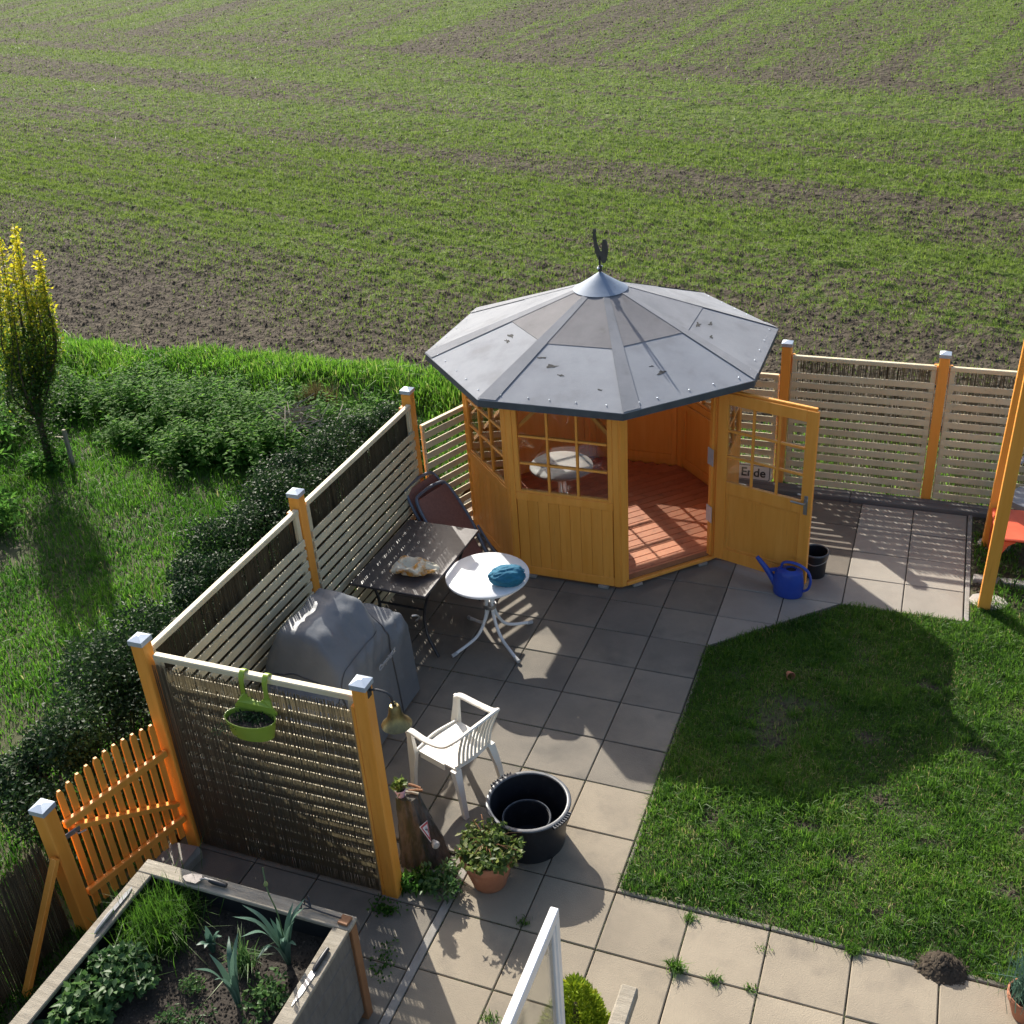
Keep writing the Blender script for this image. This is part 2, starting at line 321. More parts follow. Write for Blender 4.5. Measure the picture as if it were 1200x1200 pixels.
def field_mat():
    mt = bpy.data.materials.new('field_soil'); mt.use_nodes = True; t = mt.node_tree; L = t.links.new; b = t.nodes['Principled BSDF']
    pos = nd(t, 'NewGeometry').outputs['Position']; a = nd(t, 'Attribute'); a.attribute_name = 'tint'
    def noise(s, d=4):
        n = nd(t, 'TexNoise'); n.inputs['Scale'].default_value = s; n.inputs['Detail'].default_value = d; L(pos, n.inputs['Vector']); return n.outputs[0]
    r = nd(t, 'ValToRGB'); r.color_ramp.elements[0].position = .3; r.color_ramp.elements[1].position = .72
    r.color_ramp.elements[0].color = (.05, .041, .030, 1); r.color_ramp.elements[1].color = (.10, .083, .060, 1); L(noise(6, 6), r.inputs[0])
    g = nd(t, 'ValToRGB'); g.color_ramp.elements[0].position = .3; g.color_ramp.elements[1].position = .7
    g.color_ramp.elements[0].color = (.055, .09, .018, 1); g.color_ramp.elements[1].color = (.12, .165, .035, 1); L(noise(3.5), g.inputs[0])
    # speckle of seedlings: noise below the density
    sp = noise(7, 6); ad = nd(t, 'Math'); ad.operation = 'MULTIPLY_ADD'; L(a.outputs['Fac'], ad.inputs[0]); ad.inputs[1].default_value = .46; ad.inputs[2].default_value = .25
    su = nd(t, 'Math'); su.operation = 'SUBTRACT'; L(ad.outputs[0], su.inputs[0]); L(sp, su.inputs[1])
    mr = nd(t, 'MapRange'); mr.inputs[1].default_value = -.05; mr.inputs[2].default_value = .07; L(su.outputs[0], mr.inputs[0])
    mx = nd(t, 'Mix'); mx.data_type = 'RGBA'; L(mr.outputs[0], mx.inputs[0]); L(r.outputs[0], mx.inputs[6]); L(g.outputs[0], mx.inputs[7])
    L(mx.outputs[2], b.inputs['Base Color']); b.inputs['Roughness'].default_value = .95; b.inputs['Specular IOR Level'].default_value = .15
    bp = nd(t, 'Bump'); bp.inputs['Strength'].default_value = 1; bp.inputs['Distance'].default_value = .09; L(noise(8, 6), bp.inputs['Height']); L(bp.outputs[0], b.inputs['Normal'])
    return mt
# the field as one sheet, finer close to the garden
nx, ny = 560, 420
s_ = np.linspace(0, 1, ny); Y = 6.9+40*s_+ 120*s_**5
T, S = np.meshgrid(np.linspace(0, 1, nx), s_)
Yg = np.repeat(Y[:, None], nx, 1)
X0 = -17-1.25*(Yg-6.9); X1 = 6.5+.25*(Yg-6.9); Xg = X0+(X1-X0)*T
Zg = soilz(Xg, Yg); Zg -= .12*(1-sstep(0, .6, Yg-fedge(Xg)))
idx = np.arange(nx*ny).reshape(ny, nx)
F = np.stack([idx[:-1, :-1], idx[:-1, 1:], idx[1:, 1:], idx[1:, :-1]], -1).reshape(-1, 4)
tag(npmesh('field', np.stack([Xg, Yg, Zg], -1).reshape(-1, 3), F, field_mat(), np.clip(green(Xg, Yg)*1, 0, 1).ravel(), smooth=True),
    'ploughed field of brown soil with rows of green seedlings', 'field', kind='structure')

def blades(name, P, h, wd, mat, tint, lean=.5, parent=None, seg=2, tipw=0):
    "one bent blade of grass for each point"
    n = len(P); P = np.asarray(P, float); h = np.broadcast_to(h, n); wd = np.broadcast_to(wd, n)
    a = rng.uniform(0, 2*PI, n); b = rng.uniform(0, 2*PI, n); ln = np.abs(rng.normal(0, lean, n))
    side = np.stack([np.cos(a), np.sin(a), 0*a], -1)*wd[:, None]/2
    d = np.stack([np.cos(b), np.sin(b), 0*b], -1)
    up = np.array([0, 0, 1.])
    mid = P+(up*.55+d*(ln*.22)[:, None])*h[:, None]
    tip = P+(up*np.clip(1-ln*.35, .25, 1)[:, None]+d*(ln*.75)[:, None])*h[:, None]
    if seg == 1:
        V = np.stack([P-side, P+side, tip], 1).reshape(-1, 3); F = np.arange(3*n).reshape(n, 3); k = 3
    else:
        V = np.stack([P-side*.8, P+side*.8, mid+side*.9, mid-side*.9, tip], 1).reshape(-1, 3); b0 = np.arange(n)[:, None]*5
        F = np.concatenate([b0+[0, 1, 2], b0+[0, 2, 3], b0+[3, 2, 4]]); k = 5
    return npmesh(name, V, F, mat, np.repeat(np.clip(tint, 0, 1), k), parent)
def scatter(n, x0, x1, y0, y1, keep, z=None):
    x = rng.uniform(x0, x1, n); y = rng.uniform(y0, y1, n); k = rng.random(n) < keep(x, y); x = x[k]; y = y[k]
    zz = z(x, y) if z else 0*x
    P = np.stack([x, y, zz], -1); return P[inview(P)]
# seedlings
A = scatter(560000, -24, 6, 7.0, 20, lambda x, y: (y > fedge(x)-.1)*np.clip(green(x, y)*1.0, .025, 1)*sstep(22, 14, y)*.9, soilz)
B = scatter(760000, -46, 8, 13, 44, lambda x, y: np.clip(green(x, y)*.8, .02, 1)*sstep(12, 18, y)*(1-.5*sstep(24, 40, y)), soilz)
n = len(A); m = len(B)
P = np.concatenate([A, A[rng.random(n) < .6]+rng.normal(0, .012, (1, 3))*[1, 1, 0], B])
far = np.concatenate([np.zeros(len(P)-m), np.ones(m)])
blades('seedlings', P, rng.uniform(.035, .09, len(P))*(1+far*.3), rng.uniform(.007, .013, len(P))*(1+far*.5), GR3, rng.beta(2, 2, len(P)), .75, seg=1)
tag(bpy.data.objects['seedlings'], 'thin green cereal seedlings sprouting across the ploughed field', 'seedlings', kind='stuff')
# clods
def lumps(name, P, r, mat, parent=None):
    "small angular lumps: squashed random octahedra"
    n = len(P); o = np.array([[1, 0, -.35], [-1, 0, -.35], [0, 1, -.35], [0, -1, -.35], [0, 0, 1.]])
    f = np.array([[0, 2, 4], [2, 1, 4], [1, 3, 4], [3, 0, 4]])
    s = rng.uniform(.6, 1.3, (n, 5, 1))*np.array([1, 1, .65]); V = o[None]*s; a = rng.uniform(0, 2*PI, n)
    c, q = np.cos(a)[:, None], np.sin(a)[:, None]
    V = np.stack([V[..., 0]*c-V[..., 1]*q+.3*V[..., 2], V[..., 0]*q+V[..., 1]*c, V[..., 2]], -1)*np.asarray(r)[:, None, None]+P[:, None, :]
    return npmesh(name, V.reshape(-1, 3), (f[None]+np.arange(n)[:, None, None]*5).reshape(-1, 3), mat, parent=parent)
CLOD = pm('clod', (.095, .076, .055), (.06, .047, .035), 9, .95, spots=((.20, .165, .125), 14, .6, .75), spec=.15)
P = np.concatenate([scatter(120000, -20, 6, 7.0, 18, lambda x, y: (y > fedge(x))*np.clip(1-green(x, y)*1.1, .15, 1)*sstep(19, 9, y), soilz), scatter(150000, -46, 8, 11, 44, lambda x, y: .5*np.clip(1-green(x, y), .25, 1), soilz)])
fr = 1+.5*sstep(12, 30, P[:, 1])
tag(lumps('soil_clods', P, rng.uniform(.008, .03, len(P))*fr, CLOD), 'brown clods of turned soil along the near edge of the field', 'soil', kind='stuff')

# meadow beyond the fence
def mz(x, y): return .03+.10*(fbm(x*.7, y*.7, 61, 3)-.5)+.22*sstep(6.2, 7.0, y)*sstep(8.0, 7.2, y)*sstep(-2.5, -4.5, x)
gx, gy = np.meshgrid(np.linspace(-19, -3.12, 160), np.linspace(-6, 8.6, 150)); gz = mz(gx, gy)
gz = gz-.35*sstep(.1, .8, gy-fedge(gx)-.15)
idx = np.arange(gx.size).reshape(gx.shape); F4 = np.stack([idx[:-1, :-1], idx[:-1, 1:], idx[1:, 1:], idx[1:, :-1]], -1).reshape(-1, 4)
tag(npmesh('meadow', np.stack([gx, gy, gz], -1).reshape(-1, 3), F4, TURF, smooth=True), 'rough grassy garden ground between slatted fence and field', 'meadow', kind='structure')
gx, gy = np.meshgrid(np.linspace(-3.118, 7, 90), np.linspace(5.92, 8.6, 40)); gz = -.02+0*gx-.35*sstep(.1, .8, gy-fedge(gx)-.15)
idx = np.arange(gx.size).reshape(gx.shape); F4 = np.stack([idx[:-1, :-1], idx[:-1, 1:], idx[1:, 1:], idx[1:, :-1]], -1).reshape(-1, 4)
tag(npmesh('verge', np.stack([gx, gy, gz], -1).reshape(-1, 3), F4, TURF, smooth=True), 'narrow earth verge behind the slatted back fence', 'verge', kind='structure')
def mkeep(x, y): return (y < fedge(x)+.25)*(1-.9*np.exp(-((x+7.25)/.5)**2-((y-2.35)/.4)**2))*np.clip(.35+.9*fbm(x*.8, y*.8, 71, 3), 0, 1)
P = scatter(350000, -14, -3.15, -2.2, 8.2, mkeep, mz)
t = rng.beta(2, 2.6, len(P))*.8+.7*(fbm(P[:, 0]*.9, P[:, 1]*.9, 75, 3)-.5); t[rng.random(len(P)) < .008] = 1
blades('meadow_grass', P, rng.uniform(.04, .12, len(P))*(.3+1.4*fbm(P[:, 0]*1.6, P[:, 1]*1.6, 77, 3)), rng.uniform(.006, .012, len(P)), GR2, t, .75)
tag(bpy.data.objects['meadow_grass'], 'long green meadow grass between the hedge and the nettles', 'grass', kind='stuff')
P = scatter(150000, -14, 5, 5.9, 8.4, lambda x, y: np.exp(-((y-fedge(x)+.25)/.42)**2)*(x < -3.3)+.25*(x >= -3.3)*(y < fedge(x)+.3), mz)
P[P[:, 0] > -3.1, 2] = -.02
t = rng.beta(3.2, 1.2, len(P))*.96; hh = rng.uniform(.05, .22, len(P))*(.1+1.6*fbm(P[:, 0]*1.7, P[:, 1]*1.7, 79, 3)); hh[P[:, 0] > -3.1] *= .45
blades('bank_grass', P, hh, rng.uniform(.010, .018, len(P)), GR2, t, .65)
tag(bpy.data.objects['bank_grass'], 'tall bright grass on the bank along the field edge', 'grass', kind='stuff')

# ---- patio
patio = thing('patio', 'square concrete paving slabs laid round the pavilion', 'paving', kind='structure')
mb = MB(); mb.add([(-3.1, -6, -.02), (4.2, -6, -.02), (4.2, 0, -.02), (.04, .02, -.02), (.04, 2.83, -.02), (1.03, 3.8, -.02), (2.12, 3.8, -.02), (2.12, 5.9, -.02), (-3.1, 5.9, -.02)], [tuple(range(9))])
mb.build('joint_sand', JOINT, patio)
def clip(poly, nx, ny, d):
    out = []
    for i in range(len(poly)):
        a, b = poly[i-1], poly[i]; da = a[0]*nx+a[1]*ny-d; db = b[0]*nx+b[1]*ny-d
        if (da <= 0) != (db <= 0): k = da/(da-db); out.append((a[0]+(b[0]-a[0])*k, a[1]+(b[1]-a[1])*k))
        if db <= 0: out.append(b)
    return out
cache = {}
def slab(x0, x1, y0, y1, mat, clips=(), tilt=1):
    g = .004; poly = [(x0+g, y0+g), (x1-g, y0+g), (x1-g, y1-g), (x0+g, y1-g)]
    cl = False
    for c in clips:
        q = clip(poly, *c)
        if len(q) != len(poly) or q != poly: cl = True
        poly = q
        if len(poly) < 3: return
    cx, cy = sum(p[0] for p in poly)/len(poly), sum(p[1] for p in poly)/len(poly)
    key = (mat.name, round(x1-x0, 3), round(y1-y0, 3)) if not cl else None
    me = cache.get(key) if key else None
    if me is None:
        L = [(p[0]-cx, p[1]-cy) for p in poly]; q = 1-.006/max(.1, max(abs(a[0]) for a in L))
        b = MB(); b.loft([[(x, y, -.045) for x, y in L], [(x, y, -.005) for x, y in L], [(x*q, y*q, 0) for x, y in L]]); me = b.mesh('paving_slab', mat)
        if key: cache[key] = me
    o = inst('paving_slab', me, patio, (cx, cy, random.uniform(-.003, .001)*tilt), (random.gauss(0, .0025)*tilt, random.gauss(0, .0025)*tilt, random.gauss(0, .002)*tilt))
    return o
RY = .469
diag = (-.685, .7285, -.685*0+.7285*2.814)           # keep -.685x+.7285y >= d  -> flipped below
dk = (.685, -.7285, -(.7285*2.814))
PC = (-1.468, 4.734)
for j in range(-9, 10):
    for i in range(-6, 0):
        x0, y0 = i*.5, j*RY
        if j < 0 and x0 < -1.0: continue
        if math.hypot(x0+.25-PC[0], y0+RY/2-PC[1]) < .85: continue
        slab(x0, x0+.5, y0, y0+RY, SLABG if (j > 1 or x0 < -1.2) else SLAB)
for j in range(-8, 0):                               # slabs outside the reed screen, in their own courses
    y1 = -.03-(-1-j)*RY
    for a, b in ((-2.95, -2.46), (-2.46, -1.97), (-1.97, -1.48), (-1.48, -1.065)):
        slab(a, b, y1-RY, y1, SLABG)
b = MB(); b.box(-1.06, -1.004, -3.8, -.03, -.05, .002, .004); b.build('kerb_strip', CONC, patio)
for j in range(-9, 0):
    for i in range(0, 8): slab(i*.5, i*.5+.5, j*RY, j*RY+RY, SLAB)
xs = [-.5, 0, .52, 1.03, 1.54, 2.05]; ys = [2.814, 3.287, 3.76, 4.235, 4.71, 5.19, 5.68]
for a in range(5):
    for c in range(6):
        if xs[a] < 0 and ys[c] < 4.6: continue
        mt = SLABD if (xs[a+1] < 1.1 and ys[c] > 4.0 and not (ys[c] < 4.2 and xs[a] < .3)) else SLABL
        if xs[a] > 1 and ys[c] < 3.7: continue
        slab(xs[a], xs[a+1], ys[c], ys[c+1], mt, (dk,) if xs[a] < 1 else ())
def kerb(x0, x1, y0, y1, z=.012, mat=CONC):
    b = MB(); b.box(x0, x1, y0, y1, -.06, z, .006); return b.build('kerb_stone', mat, patio)
for k in range(3): kerb(.004, .030, .05+k*.92, .05+k*.92+.91, -.006, SLABG)
for k in range(2): kerb(.005+k*1.0, .005+k*1.0+.99, .006, .042, .004, SLABG)
kerb(2.005, 2.85, .006, .042, .004, SLABG)
for k in range(2): kerb(2.058, 2.10, 3.78+k*.97, 3.78+k*.97+.96, -.001)
for k, (a, c) in enumerate(((-.6, .9), (.905, 2.3), (2.305, 4.0))):
    b = MB(); b.box(a, c, 5.70, 5.79, -.06, .035, .006); b.build('edging_board', GREYW, patio)
    b = MB(); b.box(a, c, 5.80, 5.89, -.06, .028, .006); b.build('edging_board', GREYW, patio)

# moss and crumbs caught in the joints
jp = []
for i in range(-6, 8):
    x = i*.5+rng.normal(0, .003, 700); y = rng.uniform(-2.2, 4.2 if i <= 0 else 0, 700); jp.append(np.stack([x, y], -1))
for j in range(-5, 9):
    y = j*RY+rng.normal(0, .003, 900); x = rng.uniform(-3, 0 if j > 0 else 3.6, 900); jp.append(np.stack([x, y], -1))
jp = np.concatenate(jp); kp = (fbm(jp[:, 0]*2.1, jp[:, 1]*2.1, 95, 3) > .56) & (rng.random(len(jp)) < .6)
kp &= np.hypot(jp[:, 0]-PC[0], jp[:, 1]-PC[1]) > 1.5
jp = np.concatenate([jp[kp], np.full((kp.sum(), 1), -.008)], 1)
tag(lumps('joint_moss', jp, rng.uniform(.003, .008, len(jp)), MOSS), 'dark moss and crumbs in the joints of the paving', 'moss', kind='stuff')
# ---- lawn
LP = [(.031, .043), (4.2, .043), (4.2, 5.69), (2.105, 5.69), (2.105, 3.755), (1.03, 3.755), (.031, 2.80)]
mb = MB(); mb.add([(x, y, -.012) for x, y in LP], [tuple(range(7))])
tag(mb.build('lawn', TURF), 'patchy lawn beside the paved terrace', 'lawn', kind='structure')
BARE = [(.72, 2.0, .2, .16), (.85, 2.25, .22, .1), (1.37, 2.0, .11, .07), (1.82, 2.76, .16, .08), (2.18, 2.08, .13, .07), (.45, .82, .1, .12), (.62, .62, .07, .05), (1.37, .74, .14, .06),
        (.74, 1.75, .12, .1), (1.55, 1.35, .08, .05), (1.62, .34, .12, .05), (1.9, 1.05, .12, .06), (2.5, 1.35, .1, .1), (1.1, .95, .1, .05), (2.4, .75, .12, .08)]
def lkeep(x, y):
    k = ((y < 2.81+(x-.045)*.95) & ((y < 3.77) | (x > 2.11)) & ((x < 2.1) | (y < 4.05+.1*np.sin(x*9)))).astype(float)
    for a, b, c, d in BARE: c *= 1.35; d *= 1.35; k *= 1-.95*np.exp(-((((x-a)/c)**2+((y-b)/d)**2)*(.55+.9*fbm(x*9, y*9, 5, 2)))**1.2)
    return k*np.clip(.35+1.0*fbm(x*2.2, y*2.2, 81, 4), 0, 1)
P = scatter(285000, .012, 4.0, .02, 4.2, lkeep); P[:, 2] = -.012
t = rng.beta(2, 2.4, len(P))*.8+1.1*(fbm(P[:, 0]*1.5, P[:, 1]*1.5, 83, 3)-.5)+.10; t[rng.random(len(P)) < .03*(.3+1.6*fbm(P[:, 0]*2.5, P[:, 1]*2.5, 89, 3))**2] = 1
tc = np.stack([rng.uniform(.1, 3.9, 420), rng.uniform(.1, 3.7, 420), np.full(420, -.012)], -1); Pt = np.repeat(tc, 55, 0)+rng.normal(0, .022, (420*55, 3))*[1, 1, 0]; Pt = Pt[lkeep(Pt[:, 0], Pt[:, 1]) > .15]
n0 = len(P); P = np.concatenate([P, Pt]); t = np.concatenate([t, np.clip(rng.beta(2.5, 2, len(Pt))*.9, 0, .9)]); hx = np.ones(len(P)); hx[n0:] = 1.5
blades('lawn_grass', P, hx*rng.uniform(.02, .075, len(P))*(.25+1.5*fbm(P[:, 0]*3.2, P[:, 1]*3.2, 85, 3)), rng.uniform(.0035, .0075, len(P)), GR1, t, 1.0)
tag(bpy.data.objects['lawn_grass'], 'short green lawn grass with worn patches', 'grass', kind='stuff')
P = np.array([(a+rng.normal(0, c*.6), b+rng.normal(0, d*.6), -.005) for a, b, c, d in BARE for _ in range(70)])
P = P[(P[:, 1] > .06) & (P[:, 1] < 3.7)]
tag(lumps('lawn_crumbs', P, rng.uniform(.006, .017, len(P)), CLOD), 'crumbs of earth in the worn spots of the lawn', 'soil', kind='stuff')
P = scatter(5000, 2.12, 4.0, 4.0, 5.68, lambda x, y: .6+0*x); P[:, 2] = -.005
tag(lumps('bed_crumbs', P, rng.uniform(.008, .022, len(P)), CLOD), 'crumbly dark soil under the orange swing frame', 'soil', kind='stuff')
P = scatter(12000, 2.12, 4.0, 4.0, 5.68, lambda x, y: .5*sstep(.56, .66, fbm(x*2.5, y*2.5, 88, 3)))
blades('bed_weeds', P, rng.uniform(.04, .1, len(P)), .01, GR1, rng.beta(2, 2, len(P))*.8, .8)
tag(bpy.data.objects['bed_weeds'], 'sparse weeds growing in the soil under the swing frame', 'weeds', kind='stuff')
# ------------------------------------------------------------------ pavilion
R8 = 1.375; AP = R8*math.cos(PI/8); SL = 2*R8*math.sin(PI/8)
pav = thing('garden_pavilion', 'orange octagonal garden pavilion with grey felt roof and open door', 'pavilion', (PC[0], PC[1], 0))
def side(k):
    "frame of side k: x along the wall, y outward, z up; side 0 looks to the lawn end, counter-clockwise"
    a = -PI/2+k*PI/4; n = Vector((math.cos(a), math.sin(a), 0)); u = Vector((math.sin(a), -math.cos(a), 0))
    M = Matrix((u, n, Vector((0, 0, 1)))).transposed().to_4x4(); M.translation = n*AP; return M
ZB, ZS, ZW, ZT = .05, .84, .92, 1.80      # bottom, lower panel top, window bottom, window top
for k in range(8):                          # corner posts: two cover boards and a core
    M0, M1 = side(k), side(k-1); b = MB()
    b.M = M0; b.box(SL/2-.058, SL/2-.004, -.05, .014, .03, 1.90)
    b.M = M1; b.box(-SL/2+.004, -SL/2+.058, -.05, .013, .03, 1.90)
    v = M0 @ Vector((SL/2, 0, 0)); b.M = Matrix.Translation(v) @ Matrix.Rotation(math.atan2(v.y, v.x), 4, 'Z')
    b.box(-.07, .004, -.022, .022, .03, 1.90)
    b.build('corner_post', ORANGE, pav)
bw = (SL-.13)/9
bme = MB().box(-bw/2+.0010, bw/2-.0010, -.008, .008, ZB+.07, ZS, .0025).mesh('board', ORANGE)
W = SL/2-.065                               # half width of window opening frame
pw, ph = (2*W-.09)/3, (ZT-ZW-.06)/3
pme = MB().box(-pw/2, pw/2, -.002, .002, -ph/2, ph/2, 0).mesh('pane', GLASS)
wb = MB()
wb.box(-W-.006, -W+.04, -.03, .012, ZW, ZT); wb.box(W-.04, W+.006, -.03, .012, ZW, ZT)
wb.box(-W+.04, W-.04, -.03, .011, ZW, ZW+.028); wb.box(-W+.04, W-.04, -.03, .011, ZT-.032, ZT)
for q in (-1, 1):
    wb.box(q*pw/2-.011, q*pw/2+.011, -.022, .010, ZW+.028, ZT-.032, .003)
for q in (1, 2):
    z = ZW+.028+q*(ZT-ZW-.06)/3
    for c in (-1, 0, 1): wb.box(c*pw-pw/2+(.0115 if c > -1 else 0), c*pw+pw/2-(.0115 if c < 1 else 0), -.021, .009, z-.011, z+.011, .003)
wme = wb.mesh('window', ORANGE)
pb = MB()
pb.box(-SL/2+.06, SL/2-.06, -.035, .012, ZB-.02, ZB+.07); pb.box(-SL/2+.06, SL/2-.06, -.04, .016, ZS, ZW)
pb.box(-SL/2+.062, SL/2-.062, -.034, -.022, ZB+.07, ZS, 0)
pb.box(-SL/2+.062, -SL/2+.12, -.05, -.035, ZB+.07, ZS); pb.box(SL/2-.12, SL/2-.062, -.05, -.035, ZB+.07, ZS)
pb.box(-SL/2+.12, SL/2-.12, -.05, -.035, ZB+.07, ZB+.14); pb.box(-SL/2+.12, SL/2-.12, -.05, -.035, ZS-.07, ZS)
panme = pb.mesh('wall_panel', ORANGE)
for k in range(8):
    M = side(k); loc = M.translation; rz = k*PI/4+PI
    rz = math.atan2(M[1][0], M[0][0])
    b = MB(M); b.box(-SL/2+.01, SL/2-.01, -.045, .008, ZT, 1.925); b.build('header_beam', ORANGE, pav)
    if k == 1: continue
    wp = inst('wall_panel', panme, pav, loc, (0, 0, rz))
    for i in range(9): inst('board', bme, wp, ((i-4)*bw, .002, 0))
    wn = inst('window', wme, pav, loc, (0, 0, rz))
    for i in range(3):
        for j in range(3): inst('pane', pme, wn, ((i-1)*pw, -.006, ZW+.028+(j+.5)*(ZT-ZW-.06)/3))
# braces and rafters under the roof
for k in range(8):
    v = side(k) @ Vector((-SL/2, 0, 0)); b = MB()
    b.bar((v.x*.95, v.y*.95, 1.90), (v.x*.12, v.y*.12, 2.44), .05, .07); b.build('rafter', ORANGE, pav)
for k in (0, 4, 2):
    M = side(k)
    for sgn in (-1, 1):
        b = MB(M); b.bar((sgn*(SL/2-.06), -.07, 1.52), (sgn*(SL/2-.36), -.07, 1.83), .045, .035); b.build('brace', ORANGE, pav)
# floor
fl = thing('floor', None, None); fl.parent = pav; fl.rotation_euler = (0, 0, PI/4)
b = MB(); b.add([(AP*.985/math.cos(PI/8)*math.cos(PI/8+i*PI/4), AP*.985/math.cos(PI/8)*math.sin(PI/8+i*PI/4), z) for z in (.0, .042) for i in range(8)],
      [tuple(range(7, -1, -1)), tuple(range(8, 16))]+[(i, (i+1) % 8, 8+(i+1) % 8, 8+i) for i in range(8)])
b.build('floor_bearer', BROWNW, fl)
np_ = 25; pwid = 2*(AP-.03)/np_
for i in range(np_):
    n0 = -AP+.03+i*pwid; nn = max(abs(n0), abs(n0+pwid)); hl = min(AP, AP*math.sqrt(2)-nn)-.04
    b = MB(); b.box(-hl, hl, n0+.003, n0+pwid-.003, .044, .066, .003); b.build('plank', FLOORM, fl)
for a in range(8):                        # little feet blocks
    q = -PI/2+a*PI/4
    for sg in (-1, 1):
        b = MB(side(a)); b.box(sg*.36-.05, sg*.36+.05, -.10, .035, .001, .03, .004); b.build('foot_block', CONC, pav)
# threshold of the door opening
b = MB(side(1)); b.box(-SL/2+.06, SL/2-.06, -.09, .02, .03, .062); b.build('sill', ORANGE, pav)
b = MB(side(1)); b.box(-SL/2+.06, SL/2-.06, -.088, -.02, .0625, .076); b.build('threshold', BROWNW, pav)
b = MB(side(1)); b.box(-SL/2+.058, -SL/2+.085, -.045, .006, .08, ZT); b.build('door_jamb', ORANGE, pav)
b = MB(side(1)); b.box(SL/2-.085, SL/2-.058, -.045, .006, .08, ZT); b.build('door_jamb', ORANGE, pav)
# door leaf
hp = side(1) @ Vector((-SL/2+.045, .035, 0))
dw = .93
door = thing('door', None, None, (hp.x, hp.y, 0)); door.parent = pav; door.rotation_euler = (0, 0, math.atan2(-.264, .907))
db = MB(); t = .02
db.box(0, .10, -t, t, .075, 1.80); db.box(dw-.10, dw, -t, t, .075, 1.80)
db.box(.10, dw-.10, -t+.001, t-.001, .075, .20); db.box(.10, dw-.10, -t+.001, t-.001, .80, .92); db.box(.10, dw-.10, -t+.001, t-.001, 1.69, 1.80)
db.build('door_frame', ORANGE, door)
MB().box(.10, dw-.10, -.008, .008, .20, .80, 0).build('door_panel', ORANGE, door)
b = MB(); b.box(.10, .13, -.014, .014, .20, .80, .004); b.box(dw-.13, dw-.10, -.014, .014, .20, .80, .004); b.box(.13, dw-.13, -.014, .014, .2, .225, .004); b.box(.13, dw-.13, -.014, .014, .775, .80, .004)
b.build('panel_moulding', ORANGE, door)
iw = (dw-.20); mb = MB()
for q in (1, 2): mb.box(.10+q*iw/3-.011, .10+q*iw/3+.011, -.013, .013, .92, 1.69, .003)
for q in (1, 2):
    z = .92+q*.77/3
    for c in range(3): mb.box(.10+c*iw/3+(.0115 if c else 0), .10+(c+1)*iw/3-(.0115 if c < 2 else 0), -.012, .012, z-.011, z+.011, .003)
mb.build('muntins', ORANGE, door)
dpm = MB().box(-iw/6, iw/6, -.002, .002, -.77/6, .77/6, 0).mesh('pane', GLASS)
for i in range(3):
    for j in range(3): inst('pane', dpm, door, (.10+(i+.5)*iw/3, 0, .92+(j+.5)*.77/3))
MB().box(-.004, dw-.02, .0, t+.012, 1.80, 1.822, .004).build('drip_rail', ORANGE, door)
hb = MB(); hb.box(dw-.068, dw-.032, -t-.006, -t, .80, .99, .003); hb.tube([(dw-.05, -t-.004, .93), (dw-.05, -t-.05, .93), (dw-.06, -t-.055, .93), (dw-.17, -t-.055, .93)], .010, 8)
hb.build('door_handle', STEEL, door, True)
hb = MB(); hb.tube([(dw-.05, t+.004, .93), (dw-.05, t+.05, .93), (dw-.06, t+.055, .93), (dw-.17, t+.055, .93)], .010, 8); hb.build('door_handle', STEEL, door, True)
for z in (.45, 1.05): MB(side(1)).box(-SL/2+.0855, -SL/2+.092, -.06, .03, z, z+.17, .002).build('hinge', PCAP, pav)
